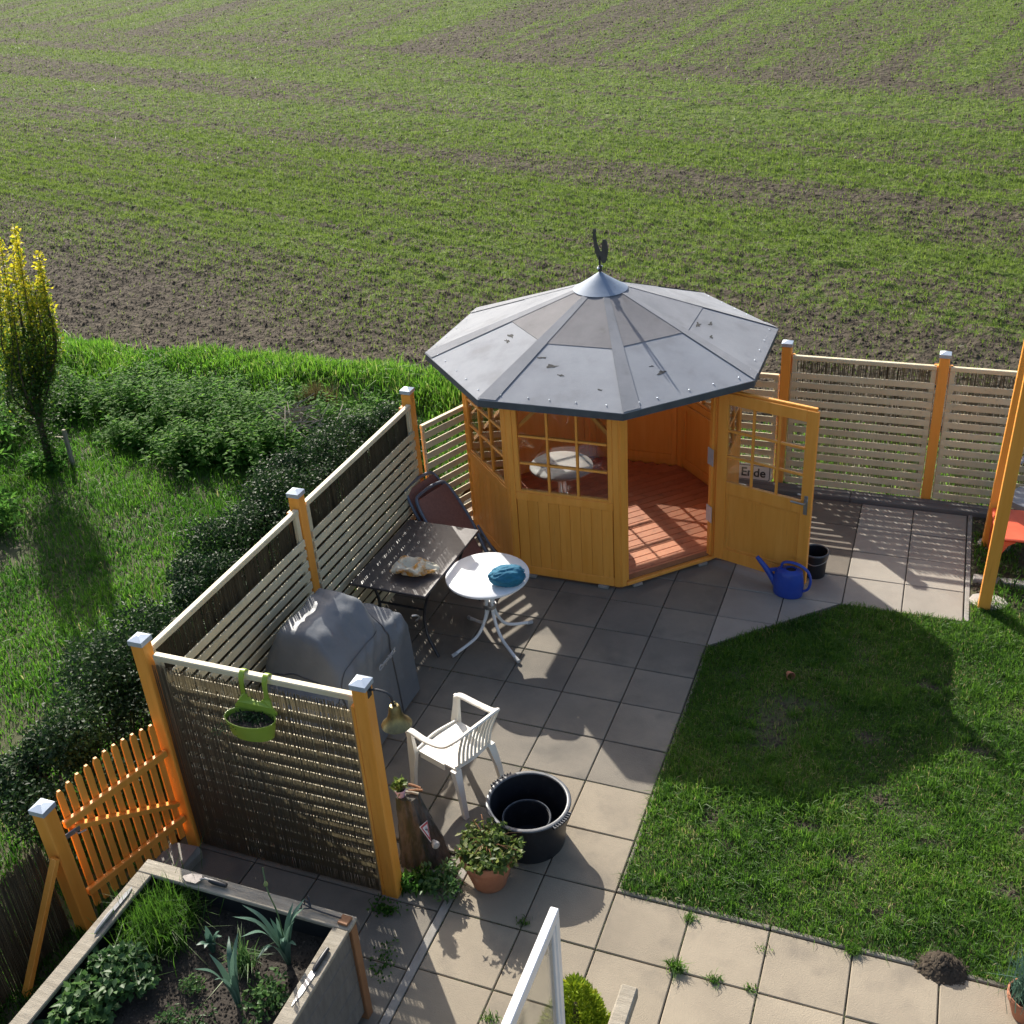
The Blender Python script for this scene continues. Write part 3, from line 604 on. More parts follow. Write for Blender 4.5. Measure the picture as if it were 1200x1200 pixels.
# roof
RE, ZE, ZA = 1.69, 1.955, 2.555
slope = (ZA-ZE)/RE
def rp(f, ang, dz=0): r = RE*f; return Vector((r*math.cos(ang), r*math.sin(ang), ZA-(ZA-ZE)*f+dz))
for k in range(8):
    a0 = -PI/2-PI/8+k*PI/4; a1 = a0+PI/4
    def seg(f0, f1, z0, z1, m0=0, m1=0):
        "roof sheet of one facet between two fractions of the slope; m0/m1 shift the hips along the eave"
        def q(f, e, dz): A, B = rp(f, a0), rp(f, a1); P = A.lerp(B, e) if f > 0 else A; return P+Vector((0, 0, dz))
        s0, s1 = m0, 1+m1
        return [[q(f0, s0, z0), q(f0, s1, z0), q(f1, s1, z0), q(f1, s0, z0)], [q(f0, s0, z1), q(f0, s1, z1), q(f1, s1, z1), q(f1, s0, z1)]]
    b = MB(); b.loft(seg(.02, 1.0, -.022, -.002)); rpan = b.build('roof_panel', BROWNW, pav)
    b = MB(); b.loft(seg(.52, 1.008, -.001, .006)); b.build('felt_sheet', FELT, rpan)
    fu = .56+random.uniform(-.04, .03)
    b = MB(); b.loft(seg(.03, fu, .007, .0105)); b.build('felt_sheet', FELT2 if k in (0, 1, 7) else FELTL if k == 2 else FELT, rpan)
    # lap of the neighbouring sheet over the hip
    A0, B0 = rp(.06, a0), rp(1.006, a0); d = (rp(1, a1)-rp(1, a0)).normalized(); wlap = .17
    b = MB()
    low = [A0+Vector((0, 0, .0135)), B0+Vector((0, 0, .0135)), B0+d*wlap+Vector((0, 0, .0135)), A0+d*.05+Vector((0, 0, .0135))]
    hi_ = [p+Vector((0, 0, .001)) for p in low]; b.loft([low, hi_]); b.build('hip_lap', FELTL, rpan)
    b = MB(); E0, E1 = rp(1.006, a0), rp(1.006, a1)
    i0, i1 = rp(.985, a0), rp(.985, a1)
    b.loft([[E0+Vector((0, 0, -.065)), E1+Vector((0, 0, -.065)), i1+Vector((0, 0, -.059)), i0+Vector((0, 0, -.059))],
            [E0+Vector((0, 0, .003)), E1+Vector((0, 0, .003)), i1+Vector((0, 0, -.004)), i0+Vector((0, 0, -.004))]]); b.build('fascia', FELTB, pav)
    # felt nails
    b = MB()
    for i in range(5):
        c = rp(.965, a0).lerp(rp(.965, a1), (i+.5+random.uniform(-.2, .2))/5)+Vector((0, 0, .010)); b.lathe([(.006, 0), (.006, .004), (.001, .006)], 6, c)
    b.build('felt_nails', PCAP, rpan); b_ = bpy.data.objects
for (k, f, e, s) in ((0, .72, .38, .05), (0, .66, .22, .03), (0, .78, .5, .025), (1, .80, .42, .055), (1, .74, .36, .02), (0, .86, .85, .02), (2, .60, .45, .05), (2, .66, .6, .04), (2, .7, .3, .03), (7, .6, .5, .05), (7, .64, .55, .04)):
    a0 = -PI/2-PI/8+k*PI/4; c = rp(f, a0).lerp(rp(f, a0+PI/4), e); u = (rp(1, a0+PI/4)-rp(1, a0)).normalized(); g = (rp(1, a0+PI/8)-rp(0, 0)).normalized()
    n = 12; poly = []
    for i in range(n):
        r = s*1.3*random.uniform(.3, 1.3); an = 2*PI*i/n; poly.append(c+u*(r*math.cos(an))+g*(r*.4*math.sin(an))+Vector((0, 0, .0065)))
    g3 = u.cross(g); g3 = g3 if g3.z > 0 else -g3
    b = MB(); b.loft([poly, [p+g3*.0012 for p in poly]]); b.build('torn_patch', SCAR, pav)
b = MB(); b.lathe([(.252, -.012), (.258, -.004), (.20, .028), (.10, .092), (.02, .148), (.004, .152)], 40, (0, 0, ZA-.255*slope+.018)); b.build('roof_cap', CAPM, pav, True)
# weathervane: pole, collar and a flat cockerel
zv = ZA+.06
wv = thing('weathervane', None, None, (0, 0, zv)); wv.parent = pav; wv.rotation_euler = (0, 0, math.radians(-38)); wv.scale = (.72, 1, .84)
MB().tube([(0, 0, -.06), (0, 0, .2)], .011, 10).build('pole', BLACKIRON, wv, True)
b = MB(); b.lathe([(.012, .03), (.022, .034), (.022, .09), (.012, .096)], 12); b.build('collar', BLACKIRON, wv, True)
for q in (-1, 1):
    b = MB(); b.lathe([(.001, -.014), (.011, -.008), (.014, 0), (.011, .008), (.001, .014)], 10, (q*.022, q*-.03, .075)); b.build('bolt', PCAP, wv, True)
cock = [(-.01, .17), (.03, .19), (.06, .16), (.12, .18), (.165, .25), (.185, .33), (.17, .40), (.13, .44), (.08, .43), (.06, .38), (.055, .33), (.045, .295), (.03, .285), (-.01, .31), (-.05, .36),
        (-.075, .42), (-.08, .46), (-.065, .50), (-.085, .52), (-.105, .505), (-.125, .515), (-.13, .485), (-.165, .46), (-.14, .45), (-.145, .41), (-.125, .37), (-.115, .31), (-.09, .25), (-.05, .205)]
b = MB(); b.loft([[(x, -.003, z-.03) for x, z in cock], [(x, .003, z-.03) for x, z in cock]]); b.build('cockerel', BLACKIRON, wv)

# ------------------------------------------------------------------ fences
PWD = .095
def make_post(x, y, h, label, wd=PWD, tilt=(0, 0), group=None, cat='post', rz=0):
    t = thing('fence_post', label, cat, (x, y, 0), rz, group); t.rotation_euler = (tilt[0], tilt[1], rz)
    q = wd/2; MB().box(-q, q, -q, q, -.06, h, .006).build('shaft', ORANGE, t)
    r = q+.006; b = MB(); b.loft([[(-r, -r, h-.03), (r, -r, h-.03), (r, r, h-.03), (-r, r, h-.03)], [(-r, -r, h+.005), (r, -r, h+.005), (r, r, h+.005), (-r, r, h+.005)], [(-.008, -.008, h+.026), (.008, -.008, h+.026), (.008, .008, h+.026), (-.008, .008, h+.026)]])
    b.build('cap', PCAP, t); return t
P1 = make_post(-2.975, -.45, 1.765, 'tall orange post with zinc cap where picket gate meets reed screen', tilt=(-.005, -.012))
P2 = make_post(-1.405, -.44, 1.765, 'tall orange post carrying the brass bell at end of reed screen', .095, tilt=(0, 0))
MB().box(-.072, -.049, -.045, .03, -.02, 1.60, .004).build('batten', ORANGE, P2)
PA = make_post(-3.02, 1.55, 1.775, 'orange capped post behind the covered barbecue')
PB = make_post(-3.03, 3.61, 1.775, 'orange capped post at fence corner behind the folded chairs')
Q1 = make_post(.13, 5.96, 1.60, 'orange capped post at step in the back fence, seen over the open door')
Q2 = make_post(1.64, 5.96, 1.60, 'orange capped post of back fence above the striped terrace shade')
for t in (PA, PB): MB().box(-.085, -.054, -.05, .05, 1.40, 1.60, .004).build('bracket', ORANGE, t)
for t, s in ((Q1, 1), (Q2, 1), (Q2, -1)): MB().box(s*.054, s*.085, -.02, .04, 1.28, 1.475, .004).build('bracket', ORANGE, t)
def panel(name, a, b, ztop, zfirst, zlow, n, label, group=None, flip=1, sl_h=.066, stile=.05, rail=.045, orange_back=False):
    "horizontal slat panel from a to b; slats face the +y side of the local frame times flip"
    a = V3((*a, 0)); b = V3((*b, 0)); L = (b-a).length; t = thing(name, label, 'fence', a, math.atan2(b.y-a.y, b.x-a.x), group)
    MB().box(0, L, -.024, .024, ztop-rail, ztop, .006).build('top_rail', CREAM, t)
    for q in (0, 1): MB().box(q*(L-stile), q*(L-stile)+stile, -.017, .017, zlow-.03, ztop-rail-.001, .004).build('stile', CREAM, t)
    sm = MB().box(.004, L-.004, 0, .016, -sl_h/2, sl_h/2, .004).mesh('slat', CREAM)
    for i in range(n):
        z = zfirst+(zlow-zfirst)*i/(n-1); o = inst('slat', sm, t, (0, .0185 if flip > 0 else -.0345, z+random.uniform(-.002, .002)), (0, random.gauss(0, .0008), 0))
    return t
def reedmat(a, b, z0, z1, label, dens=.93, pitch=.0068, off=0, ragged=.03, rad=(.0040, .0052), gaps=.25, mat=REED):
    "mat of dry reeds bound with wires"
    a = V3((*a, 0)); b = V3((*b, 0)); L = (b-a).length; t = thing('reed_mat', label, 'reed mat', a, math.atan2(b.y-a.y, b.x-a.x))
    n = int(L/pitch); m = MB(); k = rng.random(n) < dens
    gap = vnoise(np.arange(n)*.11, np.zeros(n), 5) < .16; k &= ~(gap & (rng.random(n) < gaps))
    for i in range(n):
        if not k[i]: continue
        x = (i+.5)*pitch+random.gauss(0, .0012); r = random.uniform(*rad); zt = z1-abs(random.gauss(0, ragged)); dx = random.gauss(0, .004); dy = random.gauss(0, .003)
        P = [(x, dy, z0), (x+dx*.5, -dy, (z0+zt)/2), (x+dx, dy, zt)]
        m.sweep(P, [(r, 0), (-.5*r, .85*r), (-.5*r, -.85*r)], up=(0, 1, 0), caps=False)
    o = m.build('reeds', mat, t); o['kind'] = 'stuff'
    for z in np.arange(z0+.1, z1-.05, .3): MB().tube([(0, .006, z), (L, .006, z)], .0012, 4).build('binding_wire', BLACKIRON, t)
    return t
panel('slat_fence', (-3.0, -.39), (-3.0, 1.49), 1.655, 1.355, .06, 14, 'cream slat fence panel between the gate corner and the covered barbecue', flip=-1)
panel('slat_fence', (-3.0, 1.61), (-3.0, 3.55), 1.655, 1.355, .06, 14, 'cream slat fence panel beside the dark rectangular table', flip=-1)
reedmat((-3.045, -.39), (-3.045, 1.49), .02, 1.60, 'dark reed mat outside the fence panel by the gate corner', .985, ragged=.008)
reedmat((-3.045, 1.61), (-3.045, 3.55), .02, 1.60, 'dark reed mat outside the fence panel beside the dark table', .985, ragged=.008)
panel('slat_fence', (-2.97, 3.69), (-2.73, 4.30), 1.375, 1.265, .06, 12, 'short cream slat panel joining the corner post to the pavilion', flip=-1, stile=.03)
panel('slat_fence', (-.75, 5.95), (.07, 5.95), 1.25, 1.14, .06, 12, 'low cream slat panel of the back fence partly behind the roof edge', flip=-1)
panel('slat_fence', (.19, 5.95), (1.58, 5.95), 1.475, 1.265, .06, 13, 'cream slat panel of the back fence seen between two capped posts', flip=-1)
panel('slat_fence', (1.70, 5.95), (3.10, 5.95), 1.475, 1.265, .06, 13, 'cream slat panel of the back fence behind the orange swing frame', flip=-1)
reedmat((.19, 6.0), (1.58, 6.0), .02, 1.44, 'sparse reed mat behind the back fence panel between capped posts', .85, .0095, rad=(.0036, .0050))
reedmat((1.70, 6.0), (3.10, 6.0), .02, 1.44, 'sparse reed mat behind the back fence near the swing frame', .85, .0095, rad=(.0036, .0050))
panel('slat_screen', (-2.92, -.43), (-1.465, -.43), 1.655, 1.46, .06, 15, 'cream slat screen backing the reed mat with the green planter', flip=1, sl_h=.058)
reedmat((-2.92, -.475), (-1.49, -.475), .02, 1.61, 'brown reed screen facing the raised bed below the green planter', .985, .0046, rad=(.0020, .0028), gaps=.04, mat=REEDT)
reedmat((-3.36, -3.4), (-3.27, -1.40), .0, .86, 'low shaded reed mat beside the gate post prop', .99, .0062, ragged=.05, gaps=.1)
# ---- picket gate
gp = make_post(-3.20, -1.34, 1.09, 'short orange gate post with zinc cap and slanting prop', .10, tilt=(0, -.02))
b = MB(); b.bar((.045, -.075, .74), (-.03, -.56, .0), .05, .035); b.build('prop', ORANGE, gp)
ga = V3((-2.99, -.52, 0)); gb = V3((-3.20, -1.27, 0)); GL = (gb-ga).length
gate = thing('picket_gate', 'orange picket gate with diagonal brace beside the raised bed', 'gate', ga, math.atan2(gb.y-ga.y, gb.x-ga.x))
npk = 11
for i in range(npk):
    x = .02+(GL-.08)*i/(npk-1); h = 1.12+.05*math.sin(PI*i/(npk-1))-.02*i/npk; w_ = .021
    pr = [(x-w_, .10), (x+w_, .10), (x+w_, h-.03), (x+w_*.45, h), (x-w_*.45, h), (x-w_, h-.03)]
    b = MB(); b.loft([[(a, -.030, z) for a, z in pr], [(a, -.012, z) for a, z in pr]]); b.build('picket', ORANGE, gate)
MB().box(-.02, GL-.01, -.011, .025, .84, .895, .005).build('rail', ORANGE, gate)
MB().box(-.02, GL-.01, -.011, .025, .245, .30, .005).build('rail', ORANGE, gate)
b = MB(); b.bar((.0, .0075, .42), (GL-.06, .008, .82), .032, .055, up=(0, 1, 0)); b.build('brace', ORANGE, gate)
b = MB(); b.box(GL-.09, GL+.02, .026, .036, .78, .82, .003); b.tube([(GL-.05, .036, .80), (GL-.05, .07, .80), (GL-.1, .08, .795)], .006, 6); b.build('latch', STEEL, gate)
b = MB(); b.loft([[(-2.96+x+random.uniform(-.02, .02), -.78+y, z) for x, y in ((-.12, -.1), (.1, -.12), (.12, .2), (-.1, .18))] for z in (-.02, .07, .11)])
tag(b.build('stone_block', CONC), 'rough grey stone block at foot of gate corner post', 'stone')
# ------------------------------------------------------------------ furniture and garden things
def circ(r, n=24, c=(0, 0), a0=0): return [(c[0]+r*math.cos(a0+2*PI*i/n), c[1]+r*math.sin(a0+2*PI*i/n)) for i in range(n)]
def bez(pts, n=12):
    "smooth path through control points (Catmull-Rom)"
    P = [V3(p) for p in pts]; P = [P[0]*2-P[1]]+P+[P[-1]*2-P[-2]]; out = []
    for i in range(1, len(P)-2):
        for k in range(n):
            t = k/n; a, b, c, d = P[i-1:i+3]
            out.append(.5*((2*b)+(c-a)*t+(2*a-5*b+4*c-d)*t*t+(3*b-a-3*c+d)*t**3))
    out.append(P[-2]); return out
def round_table(name, label, x, y, zt, r, rz, legr=.34, top=WPAINT):
    t = thing(name, label, 'table', (x, y, 0), rz)
    b = MB(); b.lathe([(r-.012, zt-.026), (r, zt-.022), (r, zt-.006), (r-.008, zt), (r*.5, zt+.0005), (.001, zt+.001)], 48); b.build('table_top', top, t, True)
    b = MB(); b.lathe([(.05, zt-.06), (.16, zt-.034), (.16, zt-.027)], 20); b.build('top_bracket', WPAINT, t, True)
    for k in range(4):
        a = PI/4+k*PI/2; d = Vector((math.cos(a), math.sin(a), 0))
        path = bez([d*.035+Vector((0, 0, zt-.05)), d*.035+Vector((0, 0, .40)), d*.06+Vector((0, 0, .26)), d*.16+Vector((0, 0, .11)), d*legr+Vector((0, 0, .022))], 6)
        lg = MB().tube(path, .0145, 10).build('leg', WPAINT, t, True)
        b = MB(); b.tube([d*(legr-.035)+Vector((0, 0, .028)), d*(legr+.02)+Vector((0, 0, .019))], .0185, 10); b.build('foot_cap', GPLAST, lg, True)
    b = MB(); b.lathe([(.056, .36), (.058, .37), (.058, .385), (.056, .395)], 16); b.build('leg_ring', STEEL, t, True)
    return t
round_table('round_table', 'round white metal table with four bent legs holding a blue cloth', -1.81, 2.38, .70, .36, .15, .40)
round_table('round_table', 'round white table inside the pavilion behind the window', -1.83, 4.44, .72, .32, .1, .34, DIMTOP)
def blob(name, mat, n, fn, label, cat, loc, rz=0):
    bm = bmesh.new(); bmesh.ops.create_icosphere(bm, subdivisions=n, radius=1)
    for v in bm.verts: v.co = fn(v.co.copy())
    me = bpy.data.meshes.new(name); bm.to_mesh(me); bm.free(); me.shade_smooth(); me.materials.append(mat)
    o = inst(name, me, None, loc, (0, 0, rz)); return tag(o, label, cat)
def clothf(c):
    r = 1+.16*mnoise.noise(c*1.6)+.14*mnoise.ridged_multi_fractal(Vector((c.x*1.2, c.y*4, c.z*3)), 1, 2, 3, 1, 2)*.6-.10
    return Vector((c.x*.16*r, c.y*.115*r, max(0, .07+c.z*.085*r) if c.z > -.75 else 0))
blob('folded_cloth', BLUEC, 5, clothf, 'crumpled petrol blue cloth lying on the round white table', 'cloth', (-1.585, 2.30, .702), .5)
def bagf(c):
    r = 1+.45*mnoise.noise(c*1.5+Vector((3, 1, 2)))+.12*mnoise.noise(c*3)
    return Vector((c.x*.17*r, c.y*.12*r, max(.0, (.05+c.z*.06)*(1+.9*mnoise.noise(c*1.8+Vector((9, 0, 0)))))))
blob('paper_bag', BAGM, 5, bagf, 'crumpled white and orange bread bag lying on the dark table', 'bag', (-2.42, 2.21, .722), .35)
# dark rectangular table
t = thing('patio_table', 'dark rectangular patio table standing against the slat fence', 'table', (-2.52, 2.47, 0), math.radians(-1))
MB().box(-.36, .36, -.57, .57, .692, .716, .006).build('table_top', TABLEM, t)
MB().box(-.33, .33, -.52, .52, .655, .691, .004).build('under_frame', TUBEM, t)
for sx in (-1, 1):
    for sy in (-1, 1):
        p_ = bez([(sx*.30, sy*.34, .66), (sx*.22, sy*.36, .42), (sx*.24, sy*.40, .2), (sx*.36, sy*.46, .015)], 8)
        MB().tube(p_, .014, 8).build('leg', TUBEM, t, True)
MB().tube([(-.22, .36, .42), (.22, .36, .42)], .011, 8).build('stretcher', TUBEM, t, True)
MB().tube([(-.22, -.36, .42), (.22, -.36, .42)], .011, 8).build('stretcher', TUBEM, t, True)
# two folded recliner chairs leaning in the corner
def folded(label, loc, rz, lean):
    t = thing('folded_chair', label, 'folding chair', loc, rz, 'folding chairs in the fence corner'); t.rotation_euler = (-lean, 0, rz)
    out = bez([(-.22, 0, .18), (-.25, .0, .55), (-.225, .02, .93), (-.12, .025, 1.0), (.12, .025, 1.0), (.225, .02, .93), (.25, 0, .55), (.22, 0, .18)], 6)
    MB().tube(out, .016, 8).build('back_frame', FRAMEG, t, True)
    b = MB(); g = []
    for j in range(9):
        z = .36+j*.075; hw = .236-.02*max(0, (z-.55)/.42)-.015*max(0, (z-.86)/.1); y = .02*max(0, (z-.5)/.5)
        g.append([(-hw, y-.004, z), (0, y-.016, z+.004), (hw, y-.004, z), (hw, y+.002, z), (0, y-.010, z+.004), (-hw, y+.002, z)])
    b.loft(g); b.build('back_fabric', MESHF, t, True)
    for sx in (-1, 1):
        MB().tube(bez([(sx*.27, .05, .62), (sx*.275, .06, .3), (sx*.26, .02, .01)], 6), .013, 8).build('leg', FRAMEG, t, True)
        MB().tube(bez([(sx*.25, -.05, .45), (sx*.255, -.06, .25), (sx*.25, -.10, .01)], 6), .013, 8).build('leg', FRAMEG, t, True)
        MB().box(sx*.285-.02, sx*.285+.02, .03, .055, .22, .62, .008).build('armrest', FRAMEG, t)
    b = MB(); b.box(-.21, .21, .035, .043, .10, .52, .003); b.build('seat_fabric', MESHF, t)
    return t
folded('folded grey chair with brown textile back leaning behind the other in fence corner', (-2.46, 3.37, .04), math.radians(76), .52)
folded('front folded grey chair with brown textile back leaning in fence corner', (-2.30, 3.30, .0), math.radians(74), .56)
# ---- covered barbecue
t = thing('covered_barbecue', 'barbecue under a grey fabric cover beside the slat fence', 'barbecue', (0, 0, 0))
ys = np.linspace(.06, 1.55, 76)
prof_n = 60
def cover_ring(y):
    hood = float(sstep(.42, .62, y)*sstep(1.30, 1.18, y)); near = float(sstep(.06, .10, y)); fars = float(sstep(1.55, 1.525, y))
    end = min(near, fars)
    ztop = (.80+.04*float(sstep(1.2, 1.35, y)))*(1-hood)+1.17*hood
    zsh = ztop-.05*(1-hood)-.24*hood              # front shoulder
    ztop -= .05*(1-end); zsh -= .06*(1-end)
    xb, xf = -2.88+.02*(1-end), -2.155-.03*(1-end)
    K = [(xb, .04), (xb+.01, .55), (xb+.03, zsh-.02), (xb+.16, ztop-.015), (xb+.36, ztop), (xb+.50, ztop-.02-.05*hood), (xf-.07, zsh), (xf-.015, zsh-.10), (xf, .55), (xf+.03, .04)]
    L_ = [(K[i][0]+(K[i+1][0]-K[i][0])*q/6, K[i][1]+(K[i+1][1]-K[i][1])*q/6) for i in range(len(K)-1) for q in range(6)]+[K[-1]]
    return [L_[0]]+[tuple(.25*L_[i-1][k]+.5*L_[i][k]+.25*L_[i+1][k] for k in (0, 1)) for i in range(1, len(L_)-1)]+[L_[-1]]
rows = []
for y in ys:
    ring = cover_ring(y); row = []
    for i, (x, z) in enumerate(ring):
        s = i/len(ring); f = .012*mnoise.noise(Vector((s*3+y*2, y*5, 2)))+.010*mnoise.noise(Vector((s*3.5+y*2, y*10-s*5, 7)))*min(1, z*1.3)
        f += .034*(abs(mnoise.noise(Vector((y*8+s*9, s*1.2-y, 4))))-.18)*min(1, max(0, (z-.35)*2.2))*(1 if x > -2.7 else .3)
        row.append((x+f*(1 if x > -2.45 else -1), y+.25*f, max(.03, z+f*.8)))
    rows.append(row)
V = np.array(rows).reshape(-1, 3); nr = len(rows[0]); idx = np.arange(len(V)).reshape(len(ys), nr)
b = MB(); b.add([tuple(v) for v in V], [tuple(int(q) for q in f) for f in np.stack([idx[:-1, :-1], idx[:-1, 1:], idx[1:, 1:], idx[1:, :-1]], -1).reshape(-1, 4)])
b.f.append(tuple(int(q) for q in idx[0][::-1])); b.f.append(tuple(int(q) for q in idx[-1]))
b.build('cover', COVER, t, True)
for yy in (.47, 1.22):
    k = int(np.argmin(abs(ys-yy))); MB().tube([(x+(.004 if x > -2.45 else -.004), y, z+.004) for x, y, z in rows[k][6:]], .006, 6).build('seam_piping', SEAM, t, True)
MB().tube([(rows[k][i][0]+.004, rows[k][i][1], rows[k][i][2]+.004) for k in range(15, 55, 2) for i in (38,)], .003, 6).build('hem_piping', SEAM, t, True)
MB().tube(bez([(-2.10, 1.50, .80), (-2.07, 1.53, .79), (-2.07, 1.57, .74), (-2.11, 1.58, .70)], 5), .008, 8).build('shelf_handle', STEEL, t, True)
def lettering(name, body, size, mat, parent, loc, rot, shear=0, ext=.002, bold=0):
    cu = bpy.data.curves.new(name, 'FONT'); cu.body = body; cu.size = size; cu.extrude = ext; cu.shear = shear; cu.offset = bold; cu.align_x = 'CENTER'; cu.align_y = 'CENTER'
    o = bpy.data.objects.new('tmp', cu); C.objects.link(o); me = bpy.data.meshes.new_from_object(o); bpy.data.objects.remove(o); bpy.data.curves.remove(cu)
    me.name = name; me.materials.clear(); me.materials.append(mat); return inst(name, me, parent, loc, rot)
lettering('brand_lettering', 'Campingaz', .062, LOGO, t, (-2.118, 1.06, .685), (PI/2+.02, 0, PI/2), .3, .004)
# ---- plastic chairs
def plastic_chair(label, mat, loc, rz):
    t = thing('garden_chair', label, 'chair', loc, rz); b = MB(); g = []
    for j in range(11):                      # seat, front at +y
        y = -.20+j*.042; dip = -.016*math.sin(PI*j/10); lip = -.03*max(0, (j-8)/2)**2; hw = .20+.025*j/10
        top = [(x*hw, y, .425+dip*(1-x*x)+lip) for x in (-1, -.6, -.2, .2, .6, 1)]
        g.append(top+[(x, y_, z-.014) for x, y_, z in top[::-1]])
    b.loft(g); st = b.build('seat', mat, t, True)
    for k in range(5): MB().box(-.11+k*.05, -.09+k*.05, -.16, .14, .412, .4145, .001).build('seat_rib', mat, st)
    b = MB(); b.sweep(bez([(-.235, .2, .40), (0, .24, .392), (.235, .2, .40)], 6), [(.006, -.03), (.006, .03), (-.006, .03), (-.006, -.03)]); b.build('apron', mat, t)
    for sx in (-1, 1):
        b = MB(); b.sweep([(sx*.215, -.10, .40), (sx*.225, .16, .40)], [(.006, -.03), (.006, .028), (-.006, .028), (-.006, -.03)]); b.build('apron', mat, t)
        # front leg rises to the armrest
        def L(px, py, z, wx, wy): return [(px-wx, py-wy, z), (px+wx, py-wy, z), (px+wx, py+wy, z), (px-wx, py+wy, z)]
        b = MB(); b.loft([L(sx*.27, .25, 0, .018, .020), L(sx*.256, .238, .22, .019, .026), L(sx*.248, .225, .40, .020, .042), L(sx*.262, .215, .55, .015, .03), L(sx*.272, .21, .645, .013, .028)]); b.build('leg', mat, t, True)
        b = MB(); b.loft([L(sx*.225, -.30, 0, .020, .018), L(sx*.215, -.26, .22, .026, .02), L(sx*.195, -.205, .412, .036, .026)]); b.build('leg', mat, t, True)
        arm = bez([(sx*.272, .225, .630), (sx*.278, .17, .655), (sx*.285, 0, .655), (sx*.27, -.18, .685), (sx*.225, -.29, .765), (sx*.12, -.335, .815), (0, -.345, .825)], 6)
        b = MB(); b.sweep(arm, [(.027, -.010), (.027, .004), (.018, .011), (-.018, .011), (-.027, .004), (-.027, -.010)]); b.build('armrest', mat, t, True)
    bk = MB(); bk.sweep(bez([(-.2, -.21, .435), (0, -.235, .44), (.2, -.21, .435)], 5), [(.008, -.02), (.008, .02), (-.008, .02), (-.008, -.02)]); br = bk.build('backrest', mat, t, True)
    for k in range(9):
        x = -.18+k*.045; yt = -.345+.35*(x*x); zt = .818-.9*x*x
        b = MB(); b.sweep(bez([(x*.95, -.232+.25*x*x, .44), (x, -.262+.2*x*x, .6), (x*1.1, yt+.005, zt)], 5), [(.013, -.004), (.013, .004), (-.013, .004), (-.013, -.004)], up=(0, 1, 0)); b.build('slat', mat, br)
    return t
plastic_chair('white plastic garden chair with slatted back and armrests beside the black tub', WPLAST, (-1.385, .61, 0), math.atan2(.36, -.93)-PI/2).scale = (.9, .9, .94)
plastic_chair('grey plastic garden chair partly hidden behind the orange swing frame', GPLAST, (2.62, 5.42, 0), math.radians(150))
# ---- black tub with a smaller one inside
def tub(name, label, r, h, loc, wall=.008, rimw=.016, cat='tub', grips=True):
    t = thing(name, label, cat, loc); rb = r*.86
    b = MB(); b.lathe([(rb*.98, 0), (rb, .008), (r-.004, h-.03), (r, h-.004), (r-wall, h-.004), (rb-wall, .014), (.001, .012)], 56); b.build('shell', BLACKP, t, True)
    b = MB(); b.sweep([(r*math.cos(2*PI*i/56), r*math.sin(2*PI*i/56), h) for i in range(56)], [(rimw*math.cos(a), .010*math.sin(a)) for a in (0, .8, 1.57, 2.4, 3.14, 4.0, 5.2)], closed=True); b.build('rim', RIMP, t, True)
    if grips:
        for a0 in (math.radians(150), math.radians(-20)):
            b = MB(); b.sweep([((r+.022)*math.cos(a0+q), (r+.022)*math.sin(a0+q), h-.012) for q in np.linspace(-.3, .3, 10)], [(.012, -.008), (.012, .008), (-.012, .008), (-.012, -.008)]); g = b.build('grip', BLACKP, t)
            for q in np.linspace(-.28, .28, 9):
                M = Matrix.Translation(((r+.022)*math.cos(a0+q), (r+.022)*math.sin(a0+q), h)) @ Matrix.Rotation(a0+q, 4, 'Z'); MB(M).box(-.018, .018, -.004, .004, -.012, .004, .002).build('grip_rib', RIMP, g)
    return t
tub('mortar_tub', 'large black plastic mortar tub standing on the slabs', .278, .35, (-.695, .28, 0))
tub('bucket', 'smaller black bucket standing inside the large black tub', .165, .22, (-.70, .24, .014), rimw=.006, cat='bucket', grips=False)
t = tub('bucket', 'black bucket half hidden behind the open pavilion door', .115, .25, (.73, 4.20, 0), rimw=.009, cat='bucket', grips=False)
MB().tube(bez([(-.118, 0, .235), (-.10, -.09, .20), (0, -.135, .17), (.10, -.09, .20), (.118, 0, .235)], 6), .004, 6).build('handle', STEEL, t, True)
# ---- watering can
t = thing('watering_can', 'blue plastic watering can on the slabs before the open door', 'watering can', (.545, 3.80, 0), math.radians(-8)); t.scale = (1.12, 1.12, 1.12)
def ell(a, b_, z, n=32, cx=0): return [(cx+a*math.cos(2*PI*i/n), b_*math.sin(2*PI*i/n), z) for i in range(n)]
b = MB(); b.loft([ell(.112, .078, 0), ell(.12, .085, .012), ell(.125, .09, .10), ell(.115, .082, .20), ell(.105, .072, .228, cx=.005), ell(.05, .045, .246, cx=.015), ell(.044, .040, .248, cx=.015), ell(.040, .036, .20, cx=.015)], True); b.build('tank', BLUEP, t, True)
b = MB(); b.tube(bez([(-.085, 0, .05), (-.13, 0, .12), (-.19, 0, .20), (-.255, 0, .275)], 5), 1, 10, scale=[.034-.0010*i for i in range(16)]); sp = b.build('spout', BLUEP, t, True)
b = MB(); b.tube([(-.250, 0, .268), (-.272, 0, .292)], .017, 12); b.build('spout_lip', BLUEP, sp, True)
hd = bez([(-.07, 0, .222), (-.055, 0, .285), (0, 0, .305), (.08, 0, .295), (.15, 0, .25), (.178, 0, .17), (.16, 0, .085), (.108, 0, .05)], 6)
MB().sweep(hd, [(.014*math.cos(a), .011*math.sin(a)) for a in np.linspace(0, 2*PI, 9)[:-1]]).build('handle', BLUEP, t, True)
b = MB(); b.lathe([(.038, 0), (.038, .002)], 20, (.015, 0, .232)); b.build('hole_shade', SIGNK, t)  # black disc in the neck, painted shade of the opening
MB().bar((-.10, 0, .215), (-.165, 0, .19), .02, .03).build('spout_brace', BLUEP, t)
